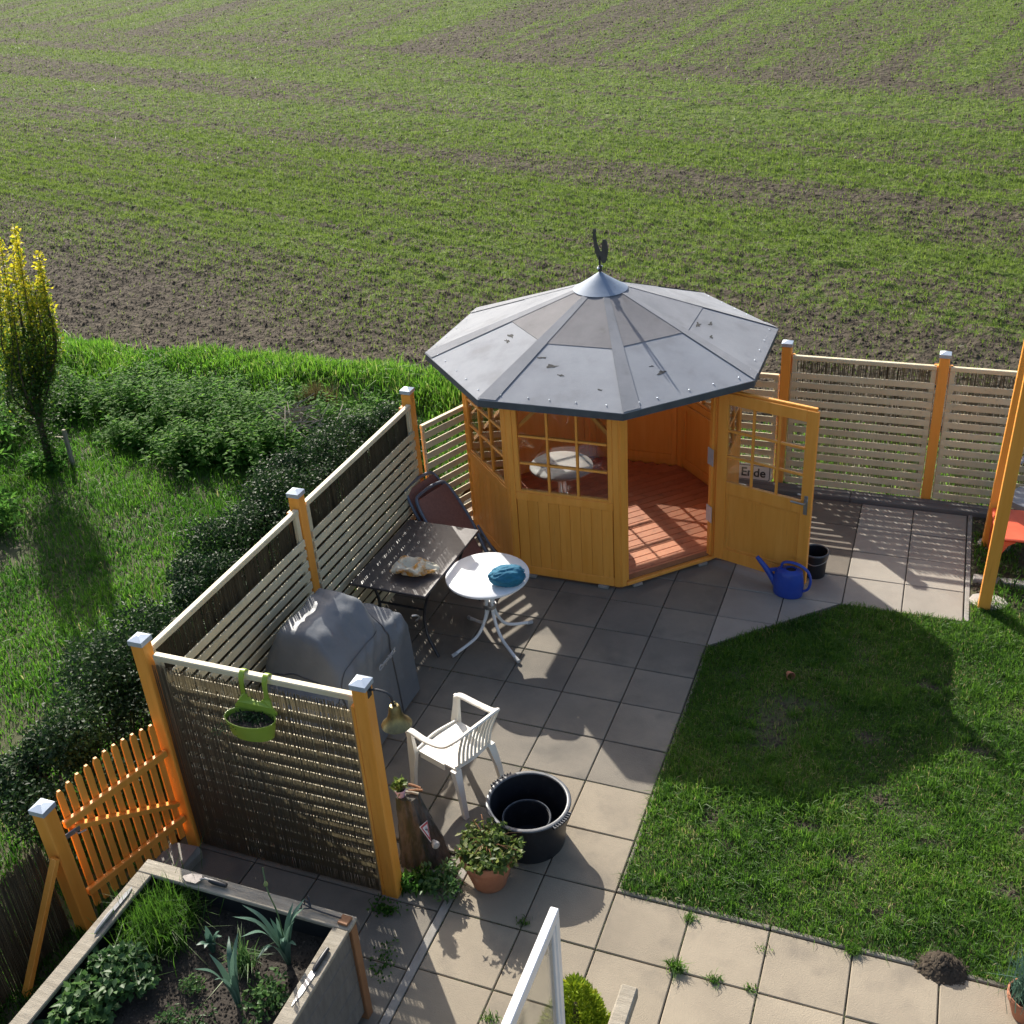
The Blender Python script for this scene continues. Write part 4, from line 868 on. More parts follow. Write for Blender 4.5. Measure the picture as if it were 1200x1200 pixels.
# ---- Ende road sign at the foot of the back fence
t = thing('road_sign', 'small white plate reading Ende hanging low on the back fence', 'sign', (-.135, 5.885, .115), math.radians(0)); t.rotation_euler = (math.radians(-8), 0, 0)
def rrect(w_, h_, r, n=5):
    out = []
    for cx, cy, a in ((w_-r, h_-r, 0), (-w_+r, h_-r, PI/2), (-w_+r, -h_+r, PI), (w_-r, -h_+r, 1.5*PI)):
        out += [(cx+r*math.cos(a+PI/2*i/n), cy+r*math.sin(a+PI/2*i/n)) for i in range(n+1)]
    return out
def plate(w_, h_, r, y0, y1): return [[(x, y0, z) for x, z in rrect(w_, h_, r)], [(x, y1, z) for x, z in rrect(w_, h_, r)]]
MB().loft(plate(.188, .094, .03, -.003, .006)).build('plate', SIGNW, t)
MB().loft(plate(.178, .084, .024, -.0045, -.0034)).build('border', SIGNK, t); MB().loft(plate(.170, .076, .018, -.0058, -.0048)).build('face', SIGNW, t)
lettering('lettering', 'Ende', .135, SIGNK, t, (0, -.0075, -.002), (PI/2, 0, 0), ext=.0012, bold=.0025)
# ---- bell
t = thing('brass_bell', 'old brass bell on curved bracket hung from the screen post', 'bell', (-1.275, -.44, 1.64)); t.scale = (1.2, 1.2, 1.2)
MB().tube(bez([(-.075, 0, .06), (-.02, 0, .075), (.04, 0, .06), (.06, 0, .0)], 5), .006, 8).build('bracket', BLACKIRON, t, True)
MB().box(-.078, -.066, -.02, .02, .02, .10, .003).build('wall_plate', BLACKIRON, t)
b = MB(); b.lathe([(.004, .0), (.022, -.004), (.03, -.02), (.034, -.05), (.046, -.085), (.066, -.11), (.078, -.122), (.074, -.124), (.04, -.09), (.02, -.03)], 28, (.06, 0, .0)); b.build('bell_body', BRASS, t, True)
b = MB(); b.sweep([(.06+.012*math.cos(q), .018*math.sin(q)*0, .008+.012*math.sin(q)) for q in np.linspace(0, 2*PI, 12)[:-1]], circ(.004, 6), closed=True); b.build('hanging_loop', BRASS, t)
b = MB(); b.lathe([(.001, -.15), (.012, -.142), (.012, -.13), (.004, -.12), (.004, -.05)], 10, (.06, 0, 0)); b.build('clapper', BLACKIRON, t)
# ---- hanging green planter
t = thing('hanging_planter', 'lime green planter hooked over the top of the reed screen', 'planter', (-2.155, -.575, 1.36))
out = [ell(.150, .075, -.06), ell(.163, .088, .0), ell(.178, .100, .068)]; inn = [ell(.172, .094, .068), ell(.155, .08, .0), ell(.14, .066, -.05)]
b = MB(); b.loft(out+inn); b.build('bowl', GREENP, t, True)
b = MB(); pts = [(.176*math.cos(a), .096*math.sin(a), .068) for a in np.linspace(.25, PI-.25, 16)]
top = [(.150, .07), (.125, .10), (.105, .14), (.098, .165), (.070, .165), (.055, .135), (.03, .115), (0, .11), (-.03, .115), (-.055, .135), (-.070, .165), (-.098, .165), (-.105, .14), (-.125, .10), (-.150, .07), (-.15, .05), (.15, .05)]
b.loft([[(x, .068+.02*(z > .1), z+.01) for x, z in top], [(x, .080+.02*(z > .1), z+.01) for x, z in top]]); b.build('back_plate', GREENP, t)
for sx in (-1, 1):
    b = MB(); b.sweep(bez([(sx*.084, .094, .16), (sx*.084, .098, .27), (sx*.084, .125, .315), (sx*.084, .16, .30), (sx*.084, .168, .26)], 5), [(.016, -.005), (.016, .005), (-.016, .005), (-.016, -.005)], up=(0, 1, 0)); b.build('hook', GREENP, t, True)
b = MB(); b.loft([ell(.166, .088, .035), ell(.15, .08, .044), ell(.02, .02, .046)]); b.build('soil', SOIL, t)
hp_t = t
# ---- terracotta pots
def pot(name, label, r, h, loc, mat=TERRA, soil=True, cat='flower pot', rot=None):
    t = thing(name, label, cat, loc)
    if rot: t.rotation_euler = rot
    rb = r*.62
    b = MB(); b.lathe([(rb*.95, 0), (rb, .006), (r*.94, h*.78), (r*.95, h*.79), (r, h*.80), (r*1.02, h*.97), (r, h), (r*.93, h), (r*.9, h*.85), (rb*.9, .02), (.001, .018)], 36); b.build('pot', mat, t, True)
    if soil: b = MB(); b.lathe([(r*.90, h*.86), (r*.5, h*.89), (.001, h*.90)], 20); b.build('soil', SOIL, t, True)
    return t
pot1 = pot('terracotta_pot', 'large terracotta pot of trailing greenery beside the black tub', .185, .29, (-.83, -.16, 0))
pot2 = pot('terracotta_pot', 'terracotta pot of blue-green chives at the paving edge beyond the molehill', .115, .18, (2.46, -.15, 0))
pot('small_pot', 'tiny terracotta pot lying on its side on the lawn', .036, .062, (.73, 2.59, .03), soil=False, rot=(math.radians(80), 0, .5))
# ---- stump with bits on it
t = thing('tree_stump', 'weathered tree stump behind the bell post with warning sign nailed on', 'stump', (-1.345, -.10, 0))
rings = []
for j in range(22):
    z = j/21*.50; base = (.175-.10*(j/21)**.8)*(1+.06*mnoise.noise(Vector((z*14, 3, 1)))); sh = Vector((-.09*j/21, .055*j/21))
    rings.append([(sh.x+base*(1+.28*mnoise.noise(Vector((math.cos(a)*2, math.sin(a)*2, z*2.2)))+.08*math.sin(a*5)+.16*mnoise.noise(Vector((a*5, z*3, 2)))+.08*mnoise.noise(Vector((a*12, z*9, 6))))*math.cos(a), sh.y+.85*base*(1+.28*mnoise.noise(Vector((math.cos(a)*2, math.sin(a)*2, z*2.2+4)))+.16*mnoise.noise(Vector((a*5, z*3, 2)))+.08*mnoise.noise(Vector((a*12, z*9, 6))))*math.sin(a), z) for a in np.linspace(0, 2*PI, 57)[:-1]])
MB().loft(rings).build('stump', STUMPM, t, True)
M = Matrix.Translation((.075, -.055, .33)) @ Matrix.Rotation(math.radians(20), 4, 'Z') @ Matrix.Rotation(math.radians(-24), 4, 'Y') @ Matrix.Rotation(.5, 4, 'X')
ts = thing('warning_sign', 'small red bordered triangular warning sign nailed to the stump', 'sign'); ts.matrix_world = Matrix.Translation((-1.345, -.10, 0)) @ M
def tri(s, x0, x1): return [[(x0, s*math.sin(a), s*math.cos(a)) for a in (0, 2*PI/3, 4*PI/3)], [(x1, s*math.sin(a), s*math.cos(a)) for a in (0, 2*PI/3, 4*PI/3)]]
MB().loft(tri(.088, -.002, .002)).build('plate', SIGNW, ts); MB().loft(tri(.080, .0024, .003)).build('border', SIGNR, ts); MB().loft(tri(.054, .0034, .004)).build('face', SIGNW, ts)
b = MB(); b.box(.0044, .005, -.006, .004, -.012, .018, .001); b.box(.0044, .005, -.016, .012, -.024, -.016, .001); b.box(.0044, .005, .004, .016, -.004, .004, .001); b.build('pictogram', SIGNK, ts)
t = thing('insulator_knob', 'pale knob screwed into the side of the stump', 'knob', (-1.21, -.165, .235), .0); t.rotation_euler = (.3, math.radians(70), -.5)
b = MB(); b.lathe([(.014, -.03), (.014, 0), (.024, .006), (.022, .018), (.028, .03), (.020, .044), (.001, .048)], 16); b.build('knob', PORC, t, True)
b = MB(); b.lathe([(.006, -.06), (.006, -.03)], 8); b.build('screw', BLACKIRON, t)
for k, (x, y, a) in enumerate(((-1.405, -.035, .1), (-1.39, -.01, .35), (-1.41, .02, -.1))):
    b = MB(); b.tube([(-.05, 0, 0), (0, .002, .002), (.045, 0, -.001)], .009, 8)
    tag(b.build('stick', BROWNW if k else OLDW, None, True, loc=(x, y, .515+.004*k), rot=(0, 0, a)), ['short pale sawn stick lying on top of the stump', 'short brown stick lying across top of the stump', 'thin brown stick at the back of the stump top'][k], 'stick')
lp = pot('small_pot', 'small lilac flower pot standing on the stump', .038, .075, (-1.475, -.07, .49), LILAC)
# ---- raised bed
t = thing('raised_bed', 'weathered timber raised bed with planted soil beside the picket gate', 'planter', (0, 0, 0))
BX0, BX1, BY0, BY1, BZ = -2.56, -1.13, -3.3, -1.28, .80
MB().box(BX0, BX1, BY1-.10, BY1, BZ-.028, BZ, .005).build('rim_board', OLDWX, t)
MB().box(BX0, BX0+.10, BY0, BY1-.102, BZ-.028, BZ-.001, .005).build('rim_board', OLDW, t)
MB().box(BX1-.10, BX1, BY0, BY1-.102, BZ-.028, BZ-.001, .005).build('rim_board', OLDW, t)
for k in range(5):
    z0 = .06+k*.142; z1 = z0+.138
    MB().box(BX1-.045, BX1-.02, BY0, BY1-.03, z0, z1, .004).build('side_board', GREYW, t)
    MB().box(BX0+.02, BX0+.045, BY0, BY1-.03, z0, z1, .004).build('side_board', GREYW, t)
    MB().box(BX0+.05, BX1-.05, BY1-.05, BY1-.025, z0, z1, .004).build('side_board', GREYW, t)
for x in (BX0+.012, BX1-.058):
    for y in (BY1-.075, BY1-1.15): MB().box(x, x+.058 if x > -2 else x+.05, y, y+.06, -.02, BZ-.03, .004).build('corner_leg', BROWNW, t)
MB().box(BX0+.046, BX1-.046, BY1-.062, BY1-.051, .3, BZ-.03, 0).build('liner', LINER, t)
MB().box(BX0+.046, BX0+.056, BY0, BY1-.063, .3, BZ-.03, 0).build('liner', LINER, t); MB().box(BX1-.056, BX1-.046, BY0, BY1-.063, .3, BZ-.03, 0).build('liner', LINER, t)
gx, gy = np.meshgrid(np.linspace(BX0+.057, BX1-.057, 70), np.linspace(BY0, BY1-.064, 90)); gz = .615+.05*(fbm(gx*7, gy*7, 91, 4)-.5)
idx = np.arange(gx.size).reshape(gx.shape); F4 = np.stack([idx[:-1, :-1], idx[:-1, 1:], idx[1:, 1:], idx[1:, :-1]], -1).reshape(-1, 4)
npmesh('soil', np.stack([gx, gy, gz], -1).reshape(-1, 3), F4, SOIL, parent=t, smooth=True)
n = 2600; P = np.stack([rng.uniform(BX0+.07, BX1-.07, n), rng.uniform(-2.6, BY1-.08, n), 0*np.zeros(n)], -1); P[:, 2] = .62+.05*(fbm(P[:, 0]*7, P[:, 1]*7, 91, 4)-.5)
o = lumps('soil_crumbs', P, rng.uniform(.004, .012, n), SOIL, t); o['kind'] = 'stuff'
# tools on the rim
t = thing('hand_trowel', 'garden trowel with pale blade and black grip on the bed rim', 'trowel', (-2.13, -1.335, .803), math.radians(2))
b = MB(); b.loft([[(-.13, -.006, .004), (-.13, .006, .004), (-.13, .006, .006), (-.13, -.006, .006)], [(-.09, -.03, .008), (-.09, .03, .008), (-.09, .03, .010), (-.09, -.03, .010)], [(-.02, -.034, .014), (-.02, .034, .014), (-.02, .034, .016), (-.02, -.034, .016)], [(.0, -.01, .016), (.0, .01, .016), (.0, .01, .02), (.0, -.01, .02)]]); b.build('blade', STEEL, t)
MB().tube([(-.005, 0, .018), (.03, 0, .034), (.06, 0, .03)], .007, 8).build('neck', STEEL, t, True)
MB().tube([(.055, 0, .028), (.08, 0, .024), (.13, 0, .02), (.17, 0, .018)], 1, 10, scale=[.012, .016, .015, .013]).build('grip', BLACKP, t, True)
t = thing('hand_cultivator', 'small rusty hand cultivator with spiral tines on the bed corner', 'garden tool', (-1.30, -1.325, .803), math.radians(-3))
MB().box(.09, .155, -.032, .032, .0, .016, .004).build('head_plate', BROWNW, t)
MB().tube([(.10, 0, .014), (-.02, 0, .012), (-.10, 0, .014)], .005, 8).build('shaft', BLACKIRON, t, True)
for k in range(4):
    MB().tube(bez([(-.10, 0, .014), (-.13, -.03+k*.02, .03+.01*k), (-.15, -.05+k*.033, .045), (-.155, -.05+k*.033, .012)], 4), .004, 6).build('tine', BLACKIRON, t)
t = thing('garden_knife', 'long narrow garden knife with dark grip lying along the bed rim', 'knife', (-1.18, -1.68, .800), math.radians(88))
b = MB(); b.loft([[(-.22, -.001, .002), (-.22, .001, .002), (-.22, .001, .004), (-.22, -.001, .004)], [(-.14, -.014, .002), (-.14, .014, .002), (-.14, .014, .0045), (-.14, -.014, .0045)], [(.0, -.016, .003), (.0, .016, .003), (.0, .016, .006), (.0, -.016, .006)]]); b.build('blade', STEEL, t)
MB().tube([(.0, 0, .012), (.02, 0, .014), (.1, 0, .015), (.15, 0, .013)], 1, 10, scale=[.010, .015, .014, .011]).build('grip', BLACKP, t, True)
t = thing('pruning_saw', 'narrow silver pruning tool lying along the bed rim by the gate', 'garden tool', (-2.50, -1.70, .801), math.radians(92))
b = MB(); b.tube([(-.15, 0, .008), (-.12, 0, .012), (-.02, 0, .014), (.02, 0, .013)], 1, 8, scale=[.004, .012, .014, .011]); b.build('grip', STEEL, t, True)
b = MB(); b.loft([[(.02, -.012, .008), (.02, .012, .008), (.02, .012, .011), (.02, -.012, .011)], [(.15, -.014, .006), (.15, .012, .006), (.15, .012, .008), (.15, -.014, .008)], [(.20, -.004, .005), (.20, .004, .005), (.20, .004, .007), (.20, -.004, .007)]]); b.build('blade', BLACKIRON, t)
# ---- glazed wind screen, beam, swing frame, red table
t = thing('wind_screen', 'white framed glass wind screen standing over the yellow conifer', 'wind screen', (.225, -1.68, 0))
ZT2 = 1.80
MB().box(-.02, .02, -1.9, -.002, ZT2-.052, ZT2, .004).build('top_rail', UPVC, t)
MB().box(-.019, .019, -.045, .0, 0, ZT2-.053, .004).build('end_post', UPVC, t)
MB().box(-.014, .014, -1.9, -.047, ZT2-.085, ZT2-.053, .003).build('glazing_bead', UPVC, t)
MB().box(-.014, .014, -.075, -.046, .08, ZT2-.086, .003).build('glazing_bead', UPVC, t)
MB().box(-.033, .033, -1.9, -.046, .0, .06, .004).build('bottom_rail', UPVC, t)
MB().box(-.003, .003, -1.9, -.076, .061, ZT2-.086, 0).build('pane', GLASS, t)
b = MB(); b.box(-.013, .013, .0004, .004, ZT2-.044, ZT2-.010, .001); b.build('chamber_shade', SIGNK, t)  # black plate paints the shade inside the hollow rail end
t = thing('timber_beam', 'weathered grey timber beam end jutting out beside the yellow conifer', 'beam', (.485, -1.39, 0))
b = MB(); b.bar((0, 0, .975), (-.02, -1.6, .975), .085, .075, .008); b.build('beam', OLDW, t)
MB().box(-.035, .02, -.22, -.15, 0, .947, .005).build('post', OLDW, t)
t = thing('swing_frame', 'tall orange timber frame standing beside the red plastic table', 'swing frame', (0, 0, 0))
for (x, y, dx, w_) in ((2.215, 4.045, .045, .10), (2.235, 5.13, .07, .10)):
    b = MB(); b.bar((x, y, .0), (x+dx, y, 2.35), w_, w_, .006, up=(0, 1, 0)); b.build('post', ORANGE, t)
b = MB(); b.bar((2.29, 3.8, 2.40), (2.33, 5.4, 2.40), .09, .10, .006); b.build('beam', ORANGE, t)
for k, (x, y, a, b_) in enumerate(((2.25, 4.13, .16, .13), (2.30, 5.16, .15, .12))):
    m = MB(); m.loft([[(x+a*(1+.15*mnoise.noise(Vector((i, k, 1))))*math.cos(i*PI/5), y+b_*math.sin(i*PI/5)*(1+.15*mnoise.noise(Vector((i, k, 5)))), z) for i in range(10)] for z in (-.05, .012)])
    tag(m.build('footing_stone', STONE), ['pale flat stone at foot of the swing post next to the lawn', 'pale flat stone at foot of the swing post next to back fence'][k], 'stone')
m = MB(); m.box(2.12, 3.6, 4.44, 4.54, -.06, .03, .01); tag(m.build('edging_stone', CONC), 'rough stone edging across the soil under the swing frame', 'edging stone')
t = thing('childrens_table', 'low red plastic table behind the orange swing posts', 'table', (2.60, 4.80, 0), .04)
b = MB(); b.box(-.37, .37, -.29, .29, .425, .455, .014); b.build('table_top', REDP, t, True)
for sx in (-1, 1):
    for sy in (-1, 1):
        def L(px, py, z, q): return [(px-q, py-q, z), (px+q, py-q, z), (px+q, py+q, z), (px-q, py+q, z)]
        b = MB(); b.loft([L(sx*.33, sy*.26, 0, .022), L(sx*.325, sy*.255, .28, .028), L(sx*.30, sy*.235, .38, .05), L(sx*.27, sy*.21, .426, .08)]); b.build('leg', REDP, t, True)
# ---- garden stake by the tree
t = thing('tree_stake', 'short weathered wooden stake beside the slender yellow tree', 'stake', (-8.03, 4.26, 0))
b = MB(); b.bar((0, 0, -.1), (.01, 0, .52), .045, .04); b.build('stake', OLDW, t)
b = MB(); b.bar((-.16, .0, .40), (.03, 0, .42), .03, .02); b.build('crosspiece', OLDW, t)
# ---- molehill
n = 1500; q = np.sqrt(rng.random(n))*rng.uniform(.8, 1.25, n); a = rng.uniform(0, 2*PI, n); x = q*np.cos(a); y = q*np.sin(a)
P = np.stack([2.01+.14*x, .04+.10*y, .08*np.clip(1-q**1.6, 0, 1)*(.7+.6*rng.random(n))], -1)
t = thing('molehill', 'heap of loose dark earth on the edge of lawn and slabs', 'molehill', (0, 0, 0))
b = MB(); b.lathe([(.13, -.01), (.10, .02), (.06, .055), (.001, .065)], 20, (2.01, .04, 0)); b.build('mound', CLOD, t, True)
o = lumps('crumbs', P, rng.uniform(.006, .022, n), CLOD, t); o['kind'] = 'stuff'
# ------------------------------------------------------------------ plants
def leaves(name, P, D, N, L, W, mat, tint, parent=None, fold=.25):
    "one folded leaf for each point: D along the leaf, N its face"
    n = len(P); D = D/np.linalg.norm(D, axis=1, keepdims=True); S = np.cross(D, N); S /= np.linalg.norm(S, axis=1, keepdims=True)+1e-9; Nn = np.cross(S, D)
    L = np.broadcast_to(L, n)[:, None]; W = np.broadcast_to(W, n)[:, None]
    mid = P+D*L*.45+Nn*W*fold
    V = np.stack([P, mid+S*W/2, P+D*L, mid-S*W/2], 1).reshape(-1, 3); b0 = np.arange(n)[:, None]*4
    F = np.concatenate([b0+[0, 1, 2], b0+[0, 2, 3]])
    return npmesh(name, V, F, mat, np.repeat(np.clip(tint, 0, 1), 4), parent)
def runit(n): v = rng.normal(0, 1, (n, 3)); return v/np.linalg.norm(v, axis=1, keepdims=True)
def crown(name, c, rad, n, L, W, mat, parent=None, lobes=26, lobe=.42, tint=(2, 2), seed=0, flat=0, top=.0):
    "leaves on many overlapping clumps that fill an ellipsoid"
    c = np.array(c, float); rad = np.array(rad, float)
    lc = runit(lobes)*rng.uniform(.45, .95, (lobes, 1)); lc[:, 2] = np.abs(lc[:, 2])*1.0-.25; ls = rng.uniform(.6, 1.15, lobes)*lobe
    k = rng.integers(0, lobes, n); d = runit(n); r = rng.uniform(.55, 1.05, (n, 1))
    Q = lc[k]+d*r*ls[k][:, None]; P = c+Q*rad
    N = d+runit(n)*.55+np.array([0, 0, .35+flat]); D = runit(n)+d*.5; D[:, 2] *= 1-.5*min(1, flat)
    keep = P[:, 2] > .01
    tn = rng.beta(*tint, n)*.8+.25*(ls[k]/lobe-.85)+top*(P[:, 2]-c[2])/rad[2]
    return leaves(name, P[keep], D[keep], N[keep], rng.uniform(.7, 1.3, keep.sum())*L, rng.uniform(.7, 1.3, keep.sum())*W, mat, tn[keep], parent)
def stems(parent, c, rad, n, r=.008, mat=BARK, name='stem'):
    b = MB()
    for i in range(n):
        a = random.uniform(0, 2*PI); q = random.uniform(.2, .8)
        b.tube(bez([(c[0]+.04*math.cos(a), c[1]+.04*math.sin(a), 0), (c[0]+rad[0]*q*.5*math.cos(a), c[1]+rad[1]*q*.5*math.sin(a), rad[2]*.7), (c[0]+rad[0]*q*math.cos(a), c[1]+rad[1]*q*math.sin(a), c[2]+rad[2]*.6)], 3), r, 5)
    return b.build(name, mat, parent)
# ---- hedge of separate shrubs outside the fence
H = [(-3.88, -.62, .50, .92, 'bushy dark evergreen shrub behind the picket gate'), (-3.98, .12, .52, .95, 'dark evergreen shrub behind the gate corner post'), (-4.05, .85, .52, .90, 'dark evergreen shrub, third of the hedge counting from the gate'),
     (-4.15, 1.62, .54, .86, 'dark evergreen shrub outside the panel near the middle fence post'), (-4.28, 2.45, .56, .86, 'dark evergreen shrub, fifth of the hedge counting from the gate'), (-4.35, 3.30, .56, .90, 'dark evergreen shrub, sixth of the hedge counting from the gate'),
     (-4.40, 4.15, .58, .92, 'dark evergreen shrub outside the fence corner post'), (-4.35, 5.0, .55, .80, 'dark evergreen shrub at end of the hedge next to bank grass')]
for i, (x, y, r, h, lab) in enumerate(H):
    t = thing('evergreen_shrub', lab, 'shrub', (x, y, 0), 0, 'hedge outside the slat fence')
    crown('foliage', (0, 0, h*.58), (r*1.06, r*1.06, h*.60), 9000, .036, .022, HEDGE, t, 13, .46, (2, 2.8), top=.12)  # top tints leaves lighter with height, shade painted into the inner foliage
    stems(t, (0, 0, h*.4), (r*.7, r*.7, h*.4), 9)
# ---- nettle patch
P = []
for (x, y, rx, ry, h, n) in ((-6.0, 6.25, .6, .3, .45, 900), (-8.6, 6.5, .5, .3, .45, 700), (-4.7, 5.9, .4, .35, .55, 1000), (-7.2, 6.4, .5, .3, .4, 600), (-8.1, 5.75, .9, .5, .55, 2600), (-7.1, 5.6, .8, .6, .62, 3000), (-6.2, 5.35, .7, .6, .60, 2800), (-6.6, 4.75, .7, .45, .5, 2200), (-5.6, 4.95, .55, .5, .58, 2000), (-5.3, 5.75, .5, .4, .5, 1400), (-9.3, 5.6, .7, .6, .6, 1600), (-7.6, 5.0, .5, .4, .4, 1200), (-9.6, 4.6, .8, .7, .7, 1800), (-10.3, 5.6, .8, .6, .7, 1500)):
    ns = n//16; sx = x+rng.normal(0, .42, ns)*rx; sy = y+rng.normal(0, .42, ns)*ry; sh = h*rng.uniform(.55, 1.15, ns)*np.exp(-((sx-x)/rx)**2*.25)
    for k in range(16):
        a = k*1.57+rng.uniform(0, .4, ns)+(k//2)*.8; f = .3+.7*(k//2)/8
        P.append(np.stack([sx, sy, sh*f+.03, a, np.full(ns, 1.2-.6*f), np.full(ns, f)], -1))
P = np.concatenate(P); D = np.stack([np.cos(P[:, 3]), np.sin(P[:, 3]), rng.normal(-.15, .25, len(P))], -1); N = np.stack([rng.normal(0, .3, len(P)), rng.normal(0, .3, len(P)), np.ones(len(P))], -1)
tag(leaves('nettles', P[:, :3], D, N, .10*P[:, 4], .052*P[:, 4], NETTLE, rng.beta(2.2, 1.6, len(P))*.75+.3*P[:, 5]*rng.random(len(P))), 'dense green nettles growing before the grass bank', 'nettles', kind='stuff')
# ---- yellow columnar tree
t = thing('columnar_tree', 'slender upright tree with yellowing leaves near the field edge', 'tree', (-8.22, 4.10, 0))
LEAN = Vector((.42, -.03, 2.95)).normalized()
tr = [(0, 0, -.05), (.02, .0, .4), (.07, .0, .9), (.14, .0, 1.5), (.25, 0, 2.2)]
MB().tube(bez(tr, 4), 1, 10, scale=list(np.linspace(.05, .010, 17))).build('trunk', BARK, t, True)
LP_, LD, LT = [], [], []
for i in range(26):
    z0 = random.uniform(.45, 1.35); a = random.uniform(0, 2*PI); rad = random.uniform(.12, .32)*(1-.2*(z0 > 1)); top = random.uniform(1.4, 2.4) if i > 6 else (3.0, 2.85, 2.9, 2.7, 2.55, 2.45, 2.6)[i]
    if i <= 6: rad = (.08, .24, .14, .30, .2, .32, .26)[i]; a = i*2.2
    base = Vector((.07*z0/.9, 0, z0)); out = Vector((math.cos(a)*rad, math.sin(a)*rad, 0))
    tip = Vector((.14*top, 0, top))+out*.9; path = bez([base, base.lerp(tip, .35)+out*.75, base.lerp(tip, .7)+out*.35, tip], 5)
    MB().tube(path, 1, 6, scale=list(np.linspace(.014, .003, len(path)))).build('limb', BARK, t, True)
    n = int((230 if i <= 6 else 165)*(top-z0)+60)
    for q in range(n):
        f = random.uniform(.12, 1.0); j = min(int(f*(len(path)-1)), len(path)-2); p_ = path[j].lerp(path[j+1], f*(len(path)-1)-j); s = (.042 if i <= 6 else .06)*(1.15-f*.65)
        LP_.append(p_+Vector((random.gauss(0, s), random.gauss(0, s), random.gauss(0, .02)))); LD.append((random.gauss(0, 1), random.gauss(0, 1), random.gauss(.3, .6)))
        LT.append(np.clip(random.gauss(.30, .16)+.95*max(0, (p_.z-1.1))/1.4*random.uniform(.3, 1.1)+(.4 if random.random() < .08 else 0), 0, 1))
for q in range(1900):
    z = random.uniform(.2, 1.9); s = .04+.14*math.sin(PI*min(1, max(0, z-.25)/1.9)); LP_.append(Vector((.14*z+random.gauss(0, s), random.gauss(0, s), z))); LD.append((random.gauss(0, 1), random.gauss(0, 1), random.gauss(.2, .6))); LT.append(random.uniform(0, .45))
LP_ = np.array(LP_); LD = np.array(LD); n = len(LP_)
leaves('crown', LP_, LD, runit(n)+[0, 0, .3], rng.uniform(.032, .058, n), rng.uniform(.02, .036, n), YTREE, np.array(LT), t)
crown('suckers', (0.02, 0, .12), (.33, .28, .16), 700, .07, .035, NETTLE, t, 10, .5)
# ---- shrubs at the picture's edge of the meadow, dry tuft on the bank
for (x, y, r, h, lab) in ((-9.0, 3.55, .75, .95, 'broad-leaved green shrub beside the trunk of the yellow tree'), (-8.05, 2.55, .55, .5, 'pale-leaved low shrub by the bare patch in the meadow'), (-9.2, 1.6, .8, .7, 'loose leafy shrub beyond the bare patch in the meadow')):
    t = thing('leafy_shrub', lab, 'shrub', (x, y, 0)); crown('foliage', (0, 0, h*.5), (r, r, h*.55), 1900, .10, .035, NETTLE, t, 18, .45, (2, 2)); stems(t, (0, 0, h*.4), (r*.7, r*.7, h*.4), 7)
t = thing('dry_grass_tuft', 'brown dry grass tuft standing on the bank', 'grass tuft', (-5.72, 6.2, 0))
n = 700; P = np.stack([rng.normal(0, .09, n), rng.normal(0, .09, n), np.full(n, .05)], -1); blades('blades', P, rng.uniform(.25, .55, n), .012, DRY, rng.random(n), .35, t)
t = thing('dry_stalk_heap', 'heap of dry brown stalks lying among the nettles', 'stalks', (-5.55, 5.35, 0))
b = MB()
for i in range(60):
    a = random.uniform(0, PI); x, y = random.gauss(0, .18), random.gauss(0, .14); l = random.uniform(.15, .4)
    b.tube([(x-l*math.cos(a), y-l*math.sin(a), random.uniform(.3, .5)), (x+l*math.cos(a), y+l*math.sin(a), random.uniform(.3, .6))], .006, 4)
b.build('stalks', DRYW if 'DRYW' in globals() else OLDW, t)
# ---- pot plants
crown('foliage', (0, 0, .325), (.22, .21, .10), 1300, .042, .03, POTL, pot1, 26, .42, (2, 1.9), flat=.4)
b = MB()
for i in range(26):
    a = random.uniform(0, 2*PI); r = random.uniform(.05, .2); b.tube(bez([(0.02*math.cos(a), .02*math.sin(a), .24), (r*.6*math.cos(a), r*.6*math.sin(a), .38), (1.25*r*math.cos(a), 1.25*r*math.sin(a), .34+random.uniform(-.08, .06))], 3), .0025, 4)
b.build('stems', BROWNW, pot1)
n = 420; P = np.stack([rng.normal(0, .045, n), rng.normal(0, .045, n), np.full(n, .15)], -1); blades('chives', P, rng.uniform(.16, .34, n), .007, LEEK, rng.random(n), .55, pot2)
crown('foliage', (0, 0, .10), (.045, .045, .05), 70, .045, .03, POTL, lp, 6, .6)
crown('foliage', (0, 0, .05), (.15, .085, .04), 420, .02, .012, HEDGE, hp_t, 14, .5, (2.5, 2)); crown('trailing_foliage', (-.10, -.10, -.02), (.11, .05, .08), 240, .018, .011, HERB, hp_t, 10, .6, (2, 3))
# weeds at the stump and in the joints
t = thing('weed_clump', 'bright leafy weed sprouting from the slabs beside the bell post', 'weed', (-1.10, -.34, 0)); crown('foliage', (0, 0, .09), (.12, .14, .10), 300, .045, .025, HERB, t, 12, .5, (3, 1.6), flat=.3)
t = thing('weed_clump', 'dark leafy weed at foot of the stump', 'weed', (-1.27, -.36, 0)); crown('foliage', (0, 0, .05), (.15, .10, .07), 260, .07, .022, NETTLE, t, 10, .5, (1.6, 2.6), flat=.6)
b = MB(); b.tube([(-.05, .0, .02), (.05, .01, .02)], .012, 10); o = b.build('metal_pipe', STEEL, None, True, loc=(-1.19, -.27, .055), rot=(0, 0, .1)); tag(o, 'short shiny metal pipe lying before the stump', 'pipe')
t = thing('weed_clump', 'low weed strip at foot of the bell post', 'weed', (-1.42, -.58, 0)); crown('foliage', (0, 0, .02), (.16, .07, .03), 160, .03, .018, NETTLE, t, 8, .5, (1.6, 2.4))
t = thing('weed_clump', 'creeping weed in the slab joint near the raised bed leg', 'weed', (-1.22, -.95, 0)); crown('foliage', (0, 0, .012), (.09, .20, .02), 150, .025, .016, NETTLE, t, 8, .5, (1.6, 2.4))
